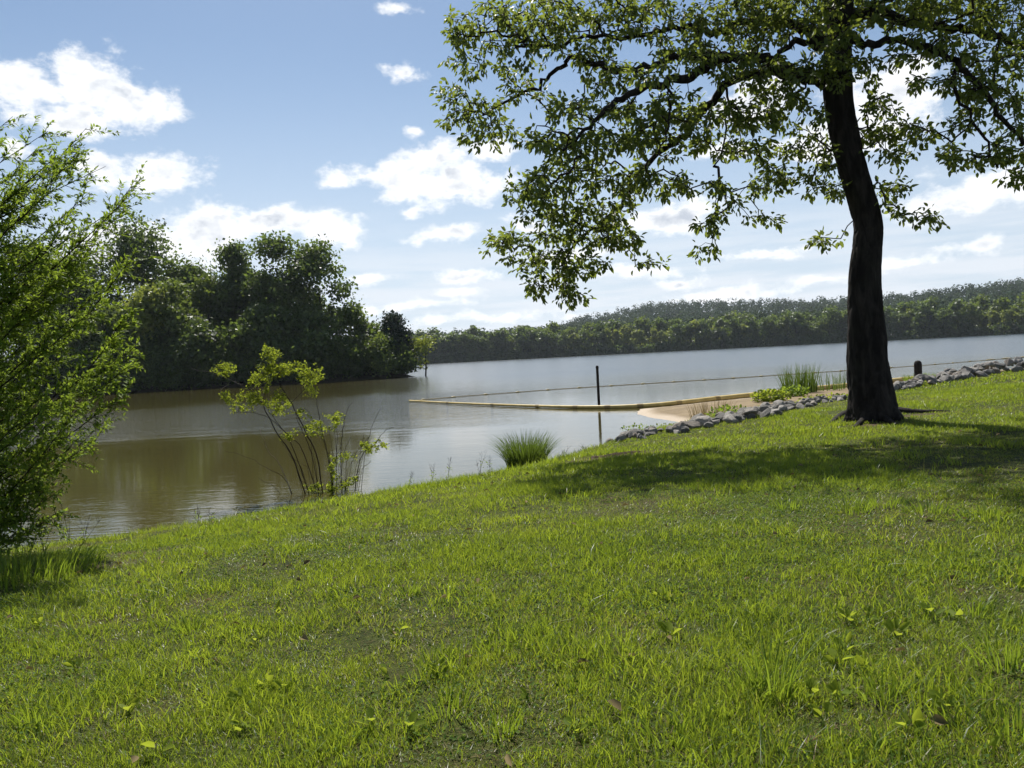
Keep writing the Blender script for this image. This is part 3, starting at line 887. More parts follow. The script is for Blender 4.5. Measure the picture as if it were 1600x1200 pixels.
CL = [  # leafy regions: pixel centre, half sizes, sprays, nearest and farthest offset from the trunk
    (765, 45, 62, 42, 34, -.5, .9), (718, 45, 26, 24, 9, -.3, .5), (725, 95, 34, 24, 9, -.3, .6), (705, 148, 20, 18, 7, 0, .8), (722, 190, 28, 26, 12, 0, .8), (760, 170, 34, 26, 12, 0, .9), (770, 212, 46, 18, 14, 0, .9),
    (850, 20, 75, 26, 34, -.4, .9), (840, 55, 60, 24, 20, -.4, .9), (940, 35, 80, 40, 46, -.4, 1.0), (1030, 30, 70, 36, 34, -.4, 1.0), (800, 100, 50, 18, 10, -.1, .8), (815, 140, 40, 18, 12, .1, .9), (905, 85, 50, 18, 14, -.2, .8),
    (960, 120, 50, 24, 20, -.6, .8), (900, 170, 46, 20, 16, -1.0, .5), (970, 190, 80, 38, 50, -1.3, .6), (900, 225, 70, 24, 30, -1.3, .3), (850, 215, 26, 16, 8, -1.0, .3), (1060, 175, 60, 34, 34, -1.1, .5), (1040, 225, 60, 22, 24, -1.0, .5),
    (880, 285, 62, 36, 40, -1.2, .5), (960, 270, 60, 30, 34, -1.0, .6), (818, 300, 34, 22, 13, -1.0, .3), (870, 335, 60, 22, 26, -.8, .5), (950, 325, 44, 26, 20, -.6, .6), (930, 365, 66, 24, 30, -.4, .6), (840, 375, 60, 20, 20, -.5, .5),
    (785, 385, 26, 22, 10, -.5, .5), (860, 415, 52, 22, 22, -.3, .5), (905, 405, 44, 20, 16, -.3, .5), (862, 450, 40, 14, 13, -.2, .4), (895, 464, 22, 9, 6, -.2, .3), (975, 378, 28, 18, 9, -.2, .5), (1005, 412, 34, 4, 4, -.1, .2),
    (1075, 80, 56, 26, 22, -.8, .8), (1130, 60, 60, 34, 26, -.5, 1.0), (1190, 60, 52, 34, 24, -.5, 1.0), (1140, 20, 70, 26, 28, -.5, 1.2), (1240, 20, 80, 30, 40, -.7, 1.3), (1150, 115, 44, 18, 12, -.8, .4), (1210, 130, 52, 28, 24, -.8, .6),
    (1120, 185, 44, 30, 20, -.9, .5), (1180, 175, 50, 28, 24, -.9, .6), (1240, 180, 46, 30, 20, -.8, .6), (1150, 225, 60, 16, 16, -.9, .5), (1090, 285, 46, 14, 12, -.8, .3), (1035, 290, 40, 18, 12, -.8, .4), (1215, 240, 40, 18, 13, -.6, .6),
    (1270, 225, 40, 20, 13, -.7, .5), (1250, 265, 54, 16, 15, -.6, .5), (1200, 290, 40, 16, 10, -.6, .4), (1128, 315, 30, 26, 11, -.7, 0), (1110, 355, 22, 16, 5, -.7, 0), (1105, 390, 20, 11, 4, -.7, -.2), (1190, 345, 26, 10, 5, -.5, .2), (1290, 300, 36, 14, 9, -.5, .3), (1290, 375, 34, 6, 5, -.3, .1),
    (1320, 20, 60, 34, 34, -1.0, 1.2), (1310, 100, 34, 34, 16, -.9, -.3), (1400, 15, 70, 28, 34, -.8, 1.4), (1490, 15, 70, 26, 34, -.8, 1.4), (1570, 30, 50, 34, 26, -.8, 1.4), (1360, 110, 22, 26, 9, -.6, .6), (1420, 90, 40, 12, 8, -.5, .5),
    (1480, 75, 40, 20, 14, -.8, .8), (1550, 95, 56, 36, 34, -1.0, 1.0), (1500, 130, 40, 22, 18, -.9, .5), (1555, 165, 50, 32, 28, -1.0, .4), (1585, 225, 40, 34, 22, -1.0, .3), (1375, 165, 28, 22, 11, -.6, .5), (1395, 205, 36, 20, 14, -.6, .5), (1360, 215, 20, 20, 7, -.5, .4),
    (1440, 130, 30, 10, 6, -.7, .2), (1440, 205, 26, 16, 8, -.5, .2), (1400, 240, 30, 12, 8, -.5, .3), (1495, 190, 26, 14, 7, -.8, .1), (1480, 235, 26, 14, 6, -.7, .1), (1525, 250, 40, 12, 10, -.9, .1), (1590, 275, 40, 12, 9, -.9, 0), (1395, 290, 26, 18, 8, -.4, .2), (1440, 343, 32, 12, 8, -.4, 0), (1390, 330, 14, 12, 3, -.3, .1),
    (1000, -70, 170, 50, 60, -.3, 1.8), (1230, -80, 150, 60, 80, -.8, 2.4), (1450, -80, 150, 60, 80, -.8, 2.4), (1620, -60, 120, 70, 60, -.6, 2.2), (1700, 90, 90, 90, 60, -.9, 1.5), (1780, 190, 60, 60, 24, -.6, 1.4), (1650, 250, 50, 50, 20, -1.0, .4),
    (1120, -170, 180, 60, 70, -.6, 2.0), (1330, -200, 180, 80, 100, -.8, 2.4), (1560, -190, 180, 70, 90, -.8, 2.2), (1330, -300, 150, 60, 60, -.5, 1.6), (1720, -120, 120, 90, 60, -.6, 1.8), (1230, -50, 150, 50, 60, 1.8, 3.4), (1450, -50, 160, 50, 70, 1.8, 3.4), (1640, -20, 120, 70, 60, 1.5, 3.2), (1330, -140, 160, 60, 60, 1.8, 3.6), (1330, 10, 120, 40, 30, 1.6, 3.0), (1380, -30, 220, 50, 70, 3.0, 4.6), (1200, -140, 160, 50, 60, -2.2, -.8), (1450, -140, 180, 50, 80, -2.4, -.8), (1640, -120, 120, 50, 50, -2.2, -.8),  # later entries: sprays mostly above the view, added to widen the lawn shadow
    (1250, 100, 60, 18, 14, -1.0, -.5), (1120, 95, 70, 16, 12, -1.2, -.7), (1030, 115, 50, 14, 8, -1.4, -1.0), (1450, 60, 60, 14, 12, -1.0, -.5), (1300, 60, 40, 30, 12, -1.0, -.4),
]
spr = []
for (cx, cy, rx, ry, n_, d0, d1) in CL:
    n_ = int(n_ * (1.45 if cy > -20 else 1.9))  # sprays above the view kept thicker for the shadow they cast
    q = rng.normal(size=(n_, 2)); q = q / np.linalg.norm(q, axis=1)[:, None] * np.sqrt(rng.random((n_, 1)))
    for (u, v) in q: spr.append(at_y(cx + u * rx, cy + v * ry, TD + rng.uniform(d0, d1)))
spr = np.array(spr)
fixed = np.array(nodes)
dmin = np.array([np.linalg.norm(fixed - s, axis=1).min() for s in spr])
segs = []; NP = np.zeros((n_fix + 4 * len(spr), 3)); NP[:n_fix] = fixed; par = [-1] * n_fix; cnt = n_fix; tips = []
for k in np.argsort(dmin):
    s = spr[k]
    dd = NP[:cnt] - s
    # prefer to leave a branch from above or behind
    cost = np.linalg.norm(dd, axis=1) + .25 * np.maximum(-dd[:, 2], 0)
    i0 = int(np.argmin(cost)); a = NP[i0]
    L = np.linalg.norm(s - a)
    m1 = a + (s - a) * .4 + rng.normal(size=3) * .09 * L + np.array([0, 0, .10 * L]); m2 = a + (s - a) * .75 + rng.normal(size=3) * .06 * L + np.array([0, 0, .07 * L])
    pr = i0
    for q in (m1, m2, s):
        NP[cnt] = q; par.append(pr); pr = cnt; cnt += 1
    tips.append((pr, s - m2))
load = np.zeros(cnt)
for t, _ in tips:
    q = t
    while q >= n_fix: load[q] += 1; q = par[q]
parts = []
for q in range(n_fix, cnt):
    p = par[q]; r1 = .0034 * load[q] ** .42
    r0_ = r1 if p < n_fix else .0034 * load[p] ** .42
    parts.append(tube(np.array([NP[p], NP[q]]), [min(r0_, r1 * 1.5), r1], 5))
V, Fq = join(parts)
obj('twigs', V, Fq, MAT['twig'], tree_e)
# leaves hang in whorls round the spray ends
LC, LD, LN = [], [], []
for t, dvec in tips:
    s = NP[t]; d0 = unit(dvec); n_ = rng.integers(9, 15)
    back = NP[par[t]]
    for q in range(n_):
        f = rng.random() ** 1.5
        c = s + (back - s) * f * .8 + rng.normal(size=3) * .02
        dv = unit(d0 * .6 + rng.normal(size=3) * .75 + np.array([0, 0, -.45]))
        c2 = c + dv * rng.uniform(.01, .09)
        LC.append(c2); LD.append(dv); LN.append(unit(rng.normal(size=3) * .6 + np.array([0, 0, 1.0])))
LC = np.array(LC); LD = np.array(LD); LN = np.array(LN); n_ = len(LC)
V, F4, a = leaves(LC, LD, LN, rng.uniform(.05, .115, n_), rng.uniform(.016, .034, n_), .25)
obj('crown', V, F4, MAT['oak_leaf'], tree_e, attrs={'rnd': a})

# ------------------------------------------------------------------ feathery sapling on the bank
wb = np.array([-6.1, 6.6, gz(-6.1, 6.6)])
wil = empty('willow_sapling', wb)
tag(wil, 'feathery bright green sapling with fine leaves leaning over the bank', 'tree')
tips_w = [(20, 182, .3), (75, 205, -.2), (135, 200, .2), (118, 240, -.4), (165, 260, .1), (205, 292, .0), (222, 300, .5), (190, 318, -.3), (175, 345, .4), (60, 230, .6), (10, 240, -.3), (90, 290, -.5), (140, 300, .6), (150, 380, .2), (40, 330, .5), (100, 360, -.4),
          (175, 435, -.2), (205, 405, .5), (120, 420, .4), (60, 400, -.5), (150, 480, -.4), (190, 500, .3), (100, 490, .3), (200, 570, -.1), (180, 590, .3), (205, 548, .4), (140, 560, -.5), (90, 560, .2), (185, 620, .2), (120, 640, -.3), (160, 660, .5), (60, 620, -.4),
          (110, 700, -.1), (150, 688, .3), (70, 720, .3), (100, 760, -.3), (40, 700, .5), (90, 800, .1), (20, 780, -.4), (20, 500, .1), (30, 580, .5), (10, 650, -.2), (0, 730, .3), (15, 430, -.3), (-20, 300, .3), (-40, 200, 0), (-60, 400, .4), (-60, 600, -.3)] + [(float(rng.uniform(-70, 90)), float(rng.uniform(230, 840)), float(rng.uniform(-.6, .6))) for _ in range(34)]
trunk_px = smooth_path([[*wb, .07], [wb[0] + .1, 6.6, wb[2] + .8, .06], [wb[0] + .25, 6.55, wb[2] + 1.7, .045], [wb[0] + .5, 6.5, wb[2] + 2.6, .03], [wb[0] + .9, 6.5, wb[2] + 3.5, .015]], 6)
V, Fq = tube(trunk_px[:, :3], trunk_px[:, 3], 9)
obj('trunk', V, Fq, MAT['twig'], wil, smooth=True)
parts = []; LC, LD, LN = [], [], []
for (px, py, dy) in tips_w:
    e = at_y(px, py, 6.3 + dy * 1.1)
    zc = np.interp(e[2] - .30 * (e[0] - wb[0]) - .45 - wb[2], trunk_px[:, 2] - wb[2], np.arange(len(trunk_px)))
    a = trunk_px[int(zc), :3]
    L = np.linalg.norm(e - a)
    u = np.linspace(0, 1, 9)[:, None]
    side = rng.normal(size=3) * .05 * L
    P = a + (e - a) * u + (np.array([0, 0, -.06 * L]) + side) * np.sin(u * np.pi)
    parts.append(tube(P, np.linspace(.006 + .004 * L, .002, 9), 4))
    D = unit(e - a)
    for q in range(int(34 + 13 * L)):
        t = .22 + .78 * rng.random(); p = np.array([np.interp(t, u[:, 0], P[:, c]) for c in range(3)])
        tl = rng.uniform(.16, .42) * (1.15 - .6 * t)
        td = unit(D * .9 + rng.normal(size=3) * .55 + np.array([.1, 0, .15]))
        w_ = np.linspace(0, 1, 3)[:, None]
        tp = p + td * tl * w_ + np.array([0, 0, -.05 * tl]) * w_ * w_
        parts.append(tube(tp, np.linspace(.0028, .001, 3), 3))
        nl = int(tl * 105)
        ts = rng.uniform(.1, 1.05, nl)[:, None]
        sd = unit(np.cross(td, rng.normal(size=3)))
        sg = np.where(rng.random((nl, 1)) < .5, 1, -1)
        LC.append(p + td * tl * ts); LD.append(unit(td * .75 + sd * sg * .8 + rng.normal(size=(nl, 3)) * .25)); LN.append(unit(np.array([0, 0, 1.]) + rng.normal(size=(nl, 3)) * .5))
V, Fq = join(parts)
obj('branches', V, Fq, MAT['twig'], wil)
LC = np.concatenate(LC); LD = np.concatenate(LD); LN = np.concatenate(LN); n_ = len(LC)
V, F4, a = slim_leaves(LC, LD, LN, rng.uniform(.026, .056, n_), rng.uniform(.0055, .011, n_))
obj('crown', V, F4, MAT['willow_leaf'], wil, attrs={'rnd': a})

# ------------------------------------------------------------------ many-stemmed bush at the water's edge
bb_ = hit(520, 772)
BD = bb_[1]
bush = empty('bush', bb_)
tag(bush, 'thin many-stemmed bush with sparse yellow-green leaves at the water edge', 'bush')
zp = lambda x, y: (300 + x / 4.0, 520 + y / 4.0)
STEMS = [([(780, 1005), (640, 800), (540, 640), (440, 450), (340, 340), (240, 290), (160, 200)], 11, 0), ([(800, 1000), (640, 740), (520, 560), (380, 500), (260, 500)], 8, 0), ([(840, 1000), (790, 820), (720, 640), (620, 440), (560, 340), (500, 200), (470, 100)], 11, 0),
         ([(860, 1000), (700, 760), (600, 640), (500, 520), (440, 430)], 8, 0), ([(900, 1000), (850, 780), (800, 560), (780, 420), (740, 290)], 8, 0), ([(930, 1000), (930, 760), (950, 580), (970, 480), (1010, 430)], 7, 0),
         ([(950, 960), (1050, 800), (1120, 720), (1200, 620), (1260, 590)], 7, 0), ([(1000, 980), (1080, 780), (1110, 640), (1160, 500), (1190, 470)], 5, 0), ([(720, 1060), (560, 850), (480, 740), (420, 600)], 7, 1), ([(700, 1050), (600, 940), (460, 840), (330, 770), (200, 735)], 6, 0),
         ([(690, 1080), (560, 1010), (410, 910)], 5, 0), ([(340, 340), (150, 260), (0, 225)], 4, 1), ([(820, 1000), (760, 800), (690, 620), (650, 500), (700, 480)], 7, 0), ([(880, 1000), (900, 800), (910, 660), (890, 540)], 6, 0), ([(840, 1010), (680, 880), (600, 750)], 5, 0),
         ([(910, 1000), (870, 850), (830, 700), (800, 620)], 5, 0), ([(940, 990), (960, 860), (975, 780)], 5, 0), ([(970, 990), (1040, 900), (1060, 800), (1075, 740)], 5, 0), ([(860, 1000), (880, 900), (870, 820)], 5, 0), ([(620, 440), (700, 350), (760, 280)], 5, 0), ([(500, 520), (560, 450), (600, 400)], 4, 0), ([(440, 450), (470, 330), (480, 240)], 5, 0), ([(1120, 720), (1180, 710), (1240, 690)], 4, 0), ([(230, 320), (190, 350), (170, 385)], 3, 1)]
for _ in range(16):
    x0 = rng.uniform(720, 1010); a_ = rng.normal() * .35 + (x0 - 860) / 330; l_ = rng.uniform(160, 420)
    STEMS.append(([(x0, 1010), (x0 + a_ * l_ * .5 + rng.normal() * 12, 1010 - l_ * .55), (x0 + a_ * l_ + rng.normal() * 25, 1010 - l_)], rng.uniform(3, 5.5), 0))
sn = []
for P, w, pale in STEMS:
    dy = rng.uniform(-.35, .35)
    Q = np.array([[*at_y(*zp(x, y), BD + .15 + dy * (q / len(P))), w / 4 / F * BD * .36 * (1.15 - .75 * q / (len(P) - 1))] for q, (x, y) in enumerate(P)])
    if P[0][1] > 940: Q[0, 2] = min(Q[0, 2], gz(Q[0, 0], Q[0, 1])) - .06
    Q = smooth_path(Q, 4); Q[2:, :3] += rng.normal(size=(len(Q) - 2, 3)) * .006
    V, Fq = tube(Q[:, :3], np.maximum(Q[:, 3], .0025), 6)
    obj('stem', V, Fq, MAT['pale_twig' if pale else 'twig'], bush, smooth=True)
    sn += list(Q[len(Q) // 3:, :3])
sn = np.array(sn)
parts = []; LC, LD, LN = [], [], []
BCL = [(480, 130, 70, 50, 26), (490, 240, 110, 55, 44), (610, 215, 70, 45, 26), (740, 260, 85, 70, 44), (740, 370, 50, 30, 10), (300, 430, 110, 45, 40), (450, 400, 90, 45, 28), (550, 450, 70, 60, 26), (400, 290, 50, 40, 12), (690, 490, 30, 20, 5), (770, 590, 55, 55, 26), (890, 545, 50, 45, 18), (620, 635, 50, 18, 9), (1110, 715, 60, 35, 20), (1220, 700, 30, 25, 7), (970, 780, 30, 25, 8), (880, 830, 40, 60, 16), (215, 220, 70, 45, 20), (940, 940, 90, 40, 22), (820, 970, 90, 30, 20)]
for (cx, cy, rx, ry, n_) in BCL:
    for k in range(n_):
        q = rng.normal(size=2); q = q / np.linalg.norm(q) * math.sqrt(rng.random())
        e = at_y(*zp(cx + q[0] * rx, cy + q[1] * ry), BD + .15 + rng.uniform(-.3, .3))
        i0 = np.argmin(np.linalg.norm(sn - e, axis=1)); a = sn[i0]
        u = np.linspace(0, 1, 4)[:, None]; L = np.linalg.norm(e - a)
        P = a + (e - a) * u + np.array([0, 0, .12 * L]) * np.sin(u * np.pi)
        parts.append(tube(P, [.0025, .002, .0015, .001], 4))
        nl = 17
        D = unit(e - a); t = rng.uniform(max(0, 1 - .16 / (L + .01)), 1.1, nl)[:, None]
        LC.append(a + (e - a) * t + rng.normal(size=(nl, 3)) * .012); LD.append(unit(D * .5 + rng.normal(size=(nl, 3)) * .7)); LN.append(unit(np.array([0, -.2, 1.]) + rng.normal(size=(nl, 3)) * .5))
V, Fq = join(parts); tag(obj('twigs', V, Fq, MAT['twig'], bush), kind='stuff')
LC = np.concatenate(LC); LD = np.concatenate(LD); LN = np.concatenate(LN); n_ = len(LC)
V, F4, a = leaves(LC, LD, LN, rng.uniform(.022, .042, n_), rng.uniform(.007, .012, n_), .2)
obj('leaves', V, F4, MAT['bush_leaf'], bush, attrs={'rnd': a})


# ------------------------------------------------------------------ blades: grass clumps, reeds, weeds
def blades(base, H, lean, width, nseg=3, rnd=None, droop=.5):
    """curved grass blades; base (n,3), H (n), lean (n,2)"""
    n = len(base); rows = []
    th = rng.random(n) * 6.283; S = np.stack([np.cos(th), np.sin(th), np.zeros(n)], 1)
    for k in range(nseg + 1):
        t = k / nseg
        off = np.concatenate([lean * (t ** 1.7)[..., None] if np.ndim(t) else lean * t ** 1.7, (H * (t - droop * .35 * t ** 3 * np.minimum(np.linalg.norm(lean, axis=1) / (H + 1e-6), 1.5)))[:, None]], 1)
        w = width * (1 - t ** 1.6) * .5
        c = base + off
        if k < nseg: rows += [c - S * w[:, None], c + S * w[:, None]]
        else: rows.append(c)
    m = 2 * nseg + 1
    V = np.stack(rows, 1).reshape(-1, 3); o = np.arange(n)[:, None] * m
    Fs = []
    if nseg > 1:
        Fs.append(np.concatenate([o + np.array([[2 * k, 2 * k + 1, 2 * k + 3, 2 * k + 2]]) for k in range(nseg - 1)]))
    Fs.append(o + np.array([[2 * nseg - 2, 2 * nseg - 1, 2 * nseg]]))
    return V, Fs, np.repeat(rng.random(n) if rnd is None else rnd, m)


def clump(name, c, rad, n, h, width, mat, label, cat, group=None, spread=.5, nseg=4, droop=.6):
    r_ = rad * np.sqrt(rng.random(n)); th = rng.random(n) * 6.283
    B = np.stack([c[0] + r_ * np.cos(th), c[1] + r_ * np.sin(th), np.zeros(n)], 1); B[:, 2] = np.maximum(ground_z(B[:, 0], B[:, 1]), WL) - .01
    H = h * rng.uniform(.55, 1.05, n)
    lean = np.stack([np.cos(th), np.sin(th)], 1) * (spread * H * rng.uniform(.2, 1.0, n) * (.35 + r_ / rad))[:, None] + rng.normal(size=(n, 2)) * .08 * h
    V, Fs, a = blades(B, H, lean, np.full(n, width) * rng.uniform(.7, 1.2, n), nseg, None, droop)
    o = obj(name, V, Fs, mat, origin=np.array([c[0], c[1], c[2]]), attrs={'rnd': a})
    return tag(o, label, cat, group)


c = hit(822, 729)
clump('sedge_clump', c + np.array([0, .12, 0]), .30, 950, .60, .010, MAT['sedge'], 'dense fountain of tall green sedge at the lip of the bank', 'grass clump', spread=.75)
pz = lambda px, py, Yd: (lambda p: np.array([p[0], Yd, max(gz(p[0], Yd), WL)]))(at_y(px, py, Yd))
# reeds and leafy plants on the beach
c = pz(1248, 612, 23.0); clump('reed_clump', c, .5, 300, 1.0, .022, MAT['sedge'], 'tall dark green reeds growing behind the rocks at the beach', 'reeds', spread=.22)
c = pz(1305, 612, 23.5); clump('reed_clump', c, .8, 110, .7, .022, MAT['sedge'], 'short sparse reeds between the tall reeds and the tree trunk', 'reeds', spread=.25)
c = pz(1112, 655, 16.6); clump('reed_clump', c, .42, 170, .62, .017, MAT['dry_grass'], 'thin brown dry reeds standing on the sand behind the rocks', 'reeds', spread=.28)
c = pz(1112, 660, 16.4); clump('grass_clump', c, .40, 260, .26, .012, MAT['tall_grass'], 'low green tuft round the foot of the dry reeds', 'grass clump', spread=.8)
c = pz(1440, 592, 25.5); clump('grass_clump', c, .5, 260, .34, .022, MAT['tall_grass'], 'green grass round the foot of the round-topped post', 'grass clump', spread=.4)


def leafy(name, c, h, w, n, mat, label, leaf=.05):
    e = empty(name, c)
    th = rng.random(n) * 6.283; u = unit(rng.normal(size=(n, 3)))
    C = u * np.array([w, w * .8, h * .5]) * (rng.random((n, 1)) ** .4) + np.array([0, 0, h * .5])
    C[:, 2] = np.maximum(C[:, 2], .01)
    V, F4, a = leaves(C, unit(u + rng.normal(size=(n, 3)) * .5), unit(u * .5 + np.array([0, -.2, 1.]) + rng.normal(size=(n, 3)) * .4), rng.uniform(.7, 1.4, n) * leaf, rng.uniform(.3, .5, n) * leaf, .2)
    link('leaves', mesh_np('leaves', V, F4, mat, attrs={'rnd': a}), e)
    parts = []
    for k in range(9):
        d = np.array([rng.normal() * w * .5, rng.normal() * w * .4, h * .8]); q = np.linspace(0, 1, 4)[:, None]
        parts.append(tube(d * q * np.array([1, 1, 1]) + np.array([0, 0, -.03]), np.linspace(.008, .003, 4), 4))
    V, Fq = join(parts); link('stems', mesh_np('stems', V, Fq, MAT['twig']), e)
    return tag(e, label, 'plant')


leafy('leafy_plant', pz(1205, 630, 20.0), .30, .48, 480, MAT['bush_leaf'], 'bushy yellow-green leafy plant on the sand behind the rocks', .085)
leafy('leafy_plant', pz(1240, 622, 21.5), .32, .42, 350, MAT['willow_leaf'], 'darker green leafy plant at the foot of the tall reeds', .085)
leafy('leafy_plant', pz(1300, 632, 18.6), .25, .8, 500, MAT['bush_leaf'], 'low yellow-green leafy plant between the rocks and the trunk', .06)
leafy('leafy_plant', pz(1140, 660, 15.9), .3, .45, 380, MAT['willow_leaf'], 'green leafy weed growing among the rocks by the dry reeds', .06)
leafy('leafy_plant', pz(995, 690, 12.9), .16, .3, 160, MAT['willow_leaf'], 'small dark weed at the first rocks of the riprap', .035)
leafy('leafy_plant', pz(1040, 678, 14.2), .16, .3, 160, MAT['bush_leaf'], 'small pale weed sprouting between low riprap rocks', .035)

# dead stalks along the lip of the bank
for k, (px, py, h) in enumerate([(640, 756, .22), (676, 750, .36), (700, 747, .30), (750, 738, .30), (766, 736, .24), (880, 716, .14), (915, 706, .12), (330, 815, .20), (310, 818, .22), (110, 850, .42), (70, 865, .34), (45, 870, .42), (130, 850, .28)]):
    c = hit(px, py); e = empty('weed_stalk', c); parts = []
    for q in range(rng.integers(2, 4)):
        u = np.linspace(0, 1, 6)[:, None]; d = np.array([rng.normal() * .07, rng.normal() * .05, h * rng.uniform(.6, 1.05)])
        P = d * u + np.array([rng.normal() * .05, 0, 0]) * u * u
        P[0, 2] = -.03
        parts.append(tube(P, np.linspace(.0024, .001, 6), 4))
        for j in range(4):
            t = rng.uniform(.35, .95); p = d * t
            parts.append(tube(np.array([p, p + np.array([rng.normal() * .03, rng.normal() * .02, .05])]), [.0018, .001], 3))
    V, Fq = join(parts); link('stem', mesh_np('stem', V, Fq, MAT['twig']), e)
    nl = 26; u = rng.random((nl, 1)) * .6
    V, F4, a = leaves(d * u + rng.normal(size=(nl, 3)) * np.array([.025, .02, .01]), rng.normal(size=(nl, 3)) + np.array([0, 0, .5]), rng.normal(size=(nl, 3)) + np.array([0, 0, 1.]), rng.uniform(.015, .035, nl), rng.uniform(.004, .008, nl))
    link('leaves', mesh_np('leaves', V, F4, MAT['tall_grass'], attrs={'rnd': a}), e)
    tag(e, 'thin wild stalk standing along the grassy lip of the bank', 'weed', 'stalks along the lip of the bank')

# ------------------------------------------------------------------ riprap rocks
rock_meshes = []
for k in range(12):
    bm = bmesh.new()
    for p in rng.normal(size=(15, 3)):
        p = p / np.linalg.norm(p) * rng.uniform(.75, 1.1)
        bm.verts.new(p * np.array([1, .85, .75]))
    res = bmesh.ops.convex_hull(bm, input=bm.verts)
    bmesh.ops.delete(bm, geom=[v for v in bm.verts if not v.link_faces], context='VERTS')
    bmesh.ops.bevel(bm, geom=bm.edges[:], offset=.05, segments=1, affect='EDGES')
    me = bpy.data.meshes.new('rock'); bm.to_mesh(me); bm.free(); me.materials.append(MAT['rock'])
    rock_meshes.append(me)


def rock(x, y, s, label, group, lift=.25, z=None):
    o = bpy.data.objects.new('rock', rock_meshes[rng.integers(12)])
    COL.objects.link(o)
    zz = max(gz(x, y), float(beach_z(np.array([x]), np.array([y]))[0]) if lawn_s(np.array([x]), np.array([y]))[0][0] < 0 else -9) if z is None else z
    o.location = (float(x), float(y), zz + s * lift)
    o.scale = (s * rng.uniform(.85, 1.3), s * rng.uniform(.8, 1.1), s * rng.uniform(.7, 1.1))
    o.rotation_euler = (rng.normal() * .35, rng.normal() * .35, rng.random() * 6.28)
    return tag(o, label, 'rock', group)


def line_pts(P, n):
    P = np.asarray(P, float); L = np.concatenate([[0], np.cumsum(np.linalg.norm(np.diff(P, axis=0), axis=1))])
    t = np.sort(rng.random(n)) * L[-1]
    T = np.stack([np.interp(t, L, P[:, k]) for k in range(2)], 1)
    i = np.clip(np.searchsorted(L, t) - 1, 0, len(P) - 2); D = unit(P[i + 1] - P[i])
    return T, np.stack([-D[:, 1], D[:, 0]], 1), t / L[-1]


A1 = [hit(968, 692)[:2], hit(1010, 686)[:2], hit(1080, 675)[:2], hit(1140, 662)[:2], hit(1200, 652)[:2], hit(1250, 640)[:2], hit(1295, 630)[:2], hit(1335, 622)[:2]]
T, Nn, tt = line_pts(A1, 120)
for (p, nn, t) in zip(T, Nn, tt):
    q = p + nn * rng.uniform(.0, .95); row = rng.random()
    s = rng.uniform(.08, .16) * (1.15 if .25 < t < .7 else .85)
    rock(q[0], q[1], s, 'grey angular riprap rock between the lawn and the sandy beach', 'riprap by the beach')
for (px, py, s) in [(1180, 655, .20), (1105, 668, .19), (1150, 660, .17), (1085, 672, .16), (1225, 642, .18), (1065, 677, .15), (1200, 650, .17)]:
    p = hit(px, py); rock(p[0], p[1] + .25, s, 'one of the biggest angular rocks in the riprap by the beach', 'big riprap rocks', .4)
A2 = [hit(1396, 613)[:2], hit(1440, 605)[:2], hit(1500, 595)[:2], hit(1560, 585)[:2], hit(1600, 580)[:2]]
A2.append(A2[-1] + (A2[-1] - A2[-2]) * 1.3)
T, Nn, tt = line_pts(A2, 125)
for (p, nn, t) in zip(T, Nn, tt):
    w = rng.uniform(0, .4 + 1.4 * t); q = p + nn * w
    s = rng.uniform(.09, .20) * (.6 + .5 * min(t * 2.2, 1))
    zb = gz(p[0], p[1]) + .02 + (.17 * t + .03) * rng.random() * math.sin(min(w / (.4 + 1.4 * t), 1) * 3.14)
    rock(q[0], q[1], s, 'grey angular rock in the long bank of riprap beyond the trunk', 'riprap bank beyond the trunk', .2, zb)
# exposed dark root-and-soil ridge in the shade
c0 = hit(880, 722); c1 = hit(1035, 702)
u = np.linspace(0, 1, 14)[:, None]
P = c0 + (c1 - c0) * u; P[:, 2] = ground_z(P[:, 0], P[:, 1]) - .02
P[:, :2] += rng.normal(size=(14, 2)) * .04
P[:, 2] -= .035
V, Fq = tube(P, .085 * np.sin(np.linspace(.15, 3.0, 14)) * rng.uniform(.8, 1.2, 14), 9, .15, rng)
tag(obj('soil_ridge', V, Fq, MAT['soil'], smooth=True, origin=c0), 'low ridge of bare brown soil in the shade on the lawn edge', 'soil mound')

# ------------------------------------------------------------------ swimming area: boom, float line, posts
BP = [at_z(x, y, WL) for x, y in [(640, 628), (700, 631.5), (770, 634.5), (840, 637), (900, 638.5), (950, 638.5), (1000, 637), (1060, 632.5), (1120, 626.5), (1180, 621), (1240, 615.5), (1300, 610), (1360, 604), (1410, 599.5), (1428, 597)]]
P = smooth_path(BP, 6); P[:, 2] = np.maximum(WL + .05, np.maximum(beach_z(P[:, 0], P[:, 1]), ground_z(P[:, 0], P[:, 1])) + .07)
boom = empty('floating_boom', P[0])
tag(boom, 'long yellow floating boom curving across the water to the beach', 'boom')
step = 6
for k in range(0, len(P) - 1, step):
    Q = P[k:k + step + 1]
    if len(Q) < 2: continue
    rr_ = np.interp(Q[:, 0], [-4, 1, 4, 7], [.036, .045, .066, .085])
    V, Fq = tube(Q, rr_, 12)
    obj('boom_section', V, Fq, MAT['boom'], boom, smooth=True)
    if k:
        d = unit(Q[1] - Q[0]); V, Fq = tube(np.array([Q[0] - d * .09, Q[0] + d * .09]), [rr_[0] + .006] * 2, 12)
        obj('coupling', V, Fq, MAT['boom_dark'], boom, smooth=True)
RP = [at_z(x, y, WL) for x, y in [(642, 627), (720, 620), (800, 614), (880, 608), (1000, 600.5), (1120, 593), (1240, 585), (1330, 579), (1440, 571.5), (1520, 565), (1600, 558.5), (1680, 553)]]
P = smooth_path(RP, 8); P[:, 2] = WL + .02
line = empty('float_line', P[0])
tag(line, 'thin float line roping off the swimming water between posts', 'rope')
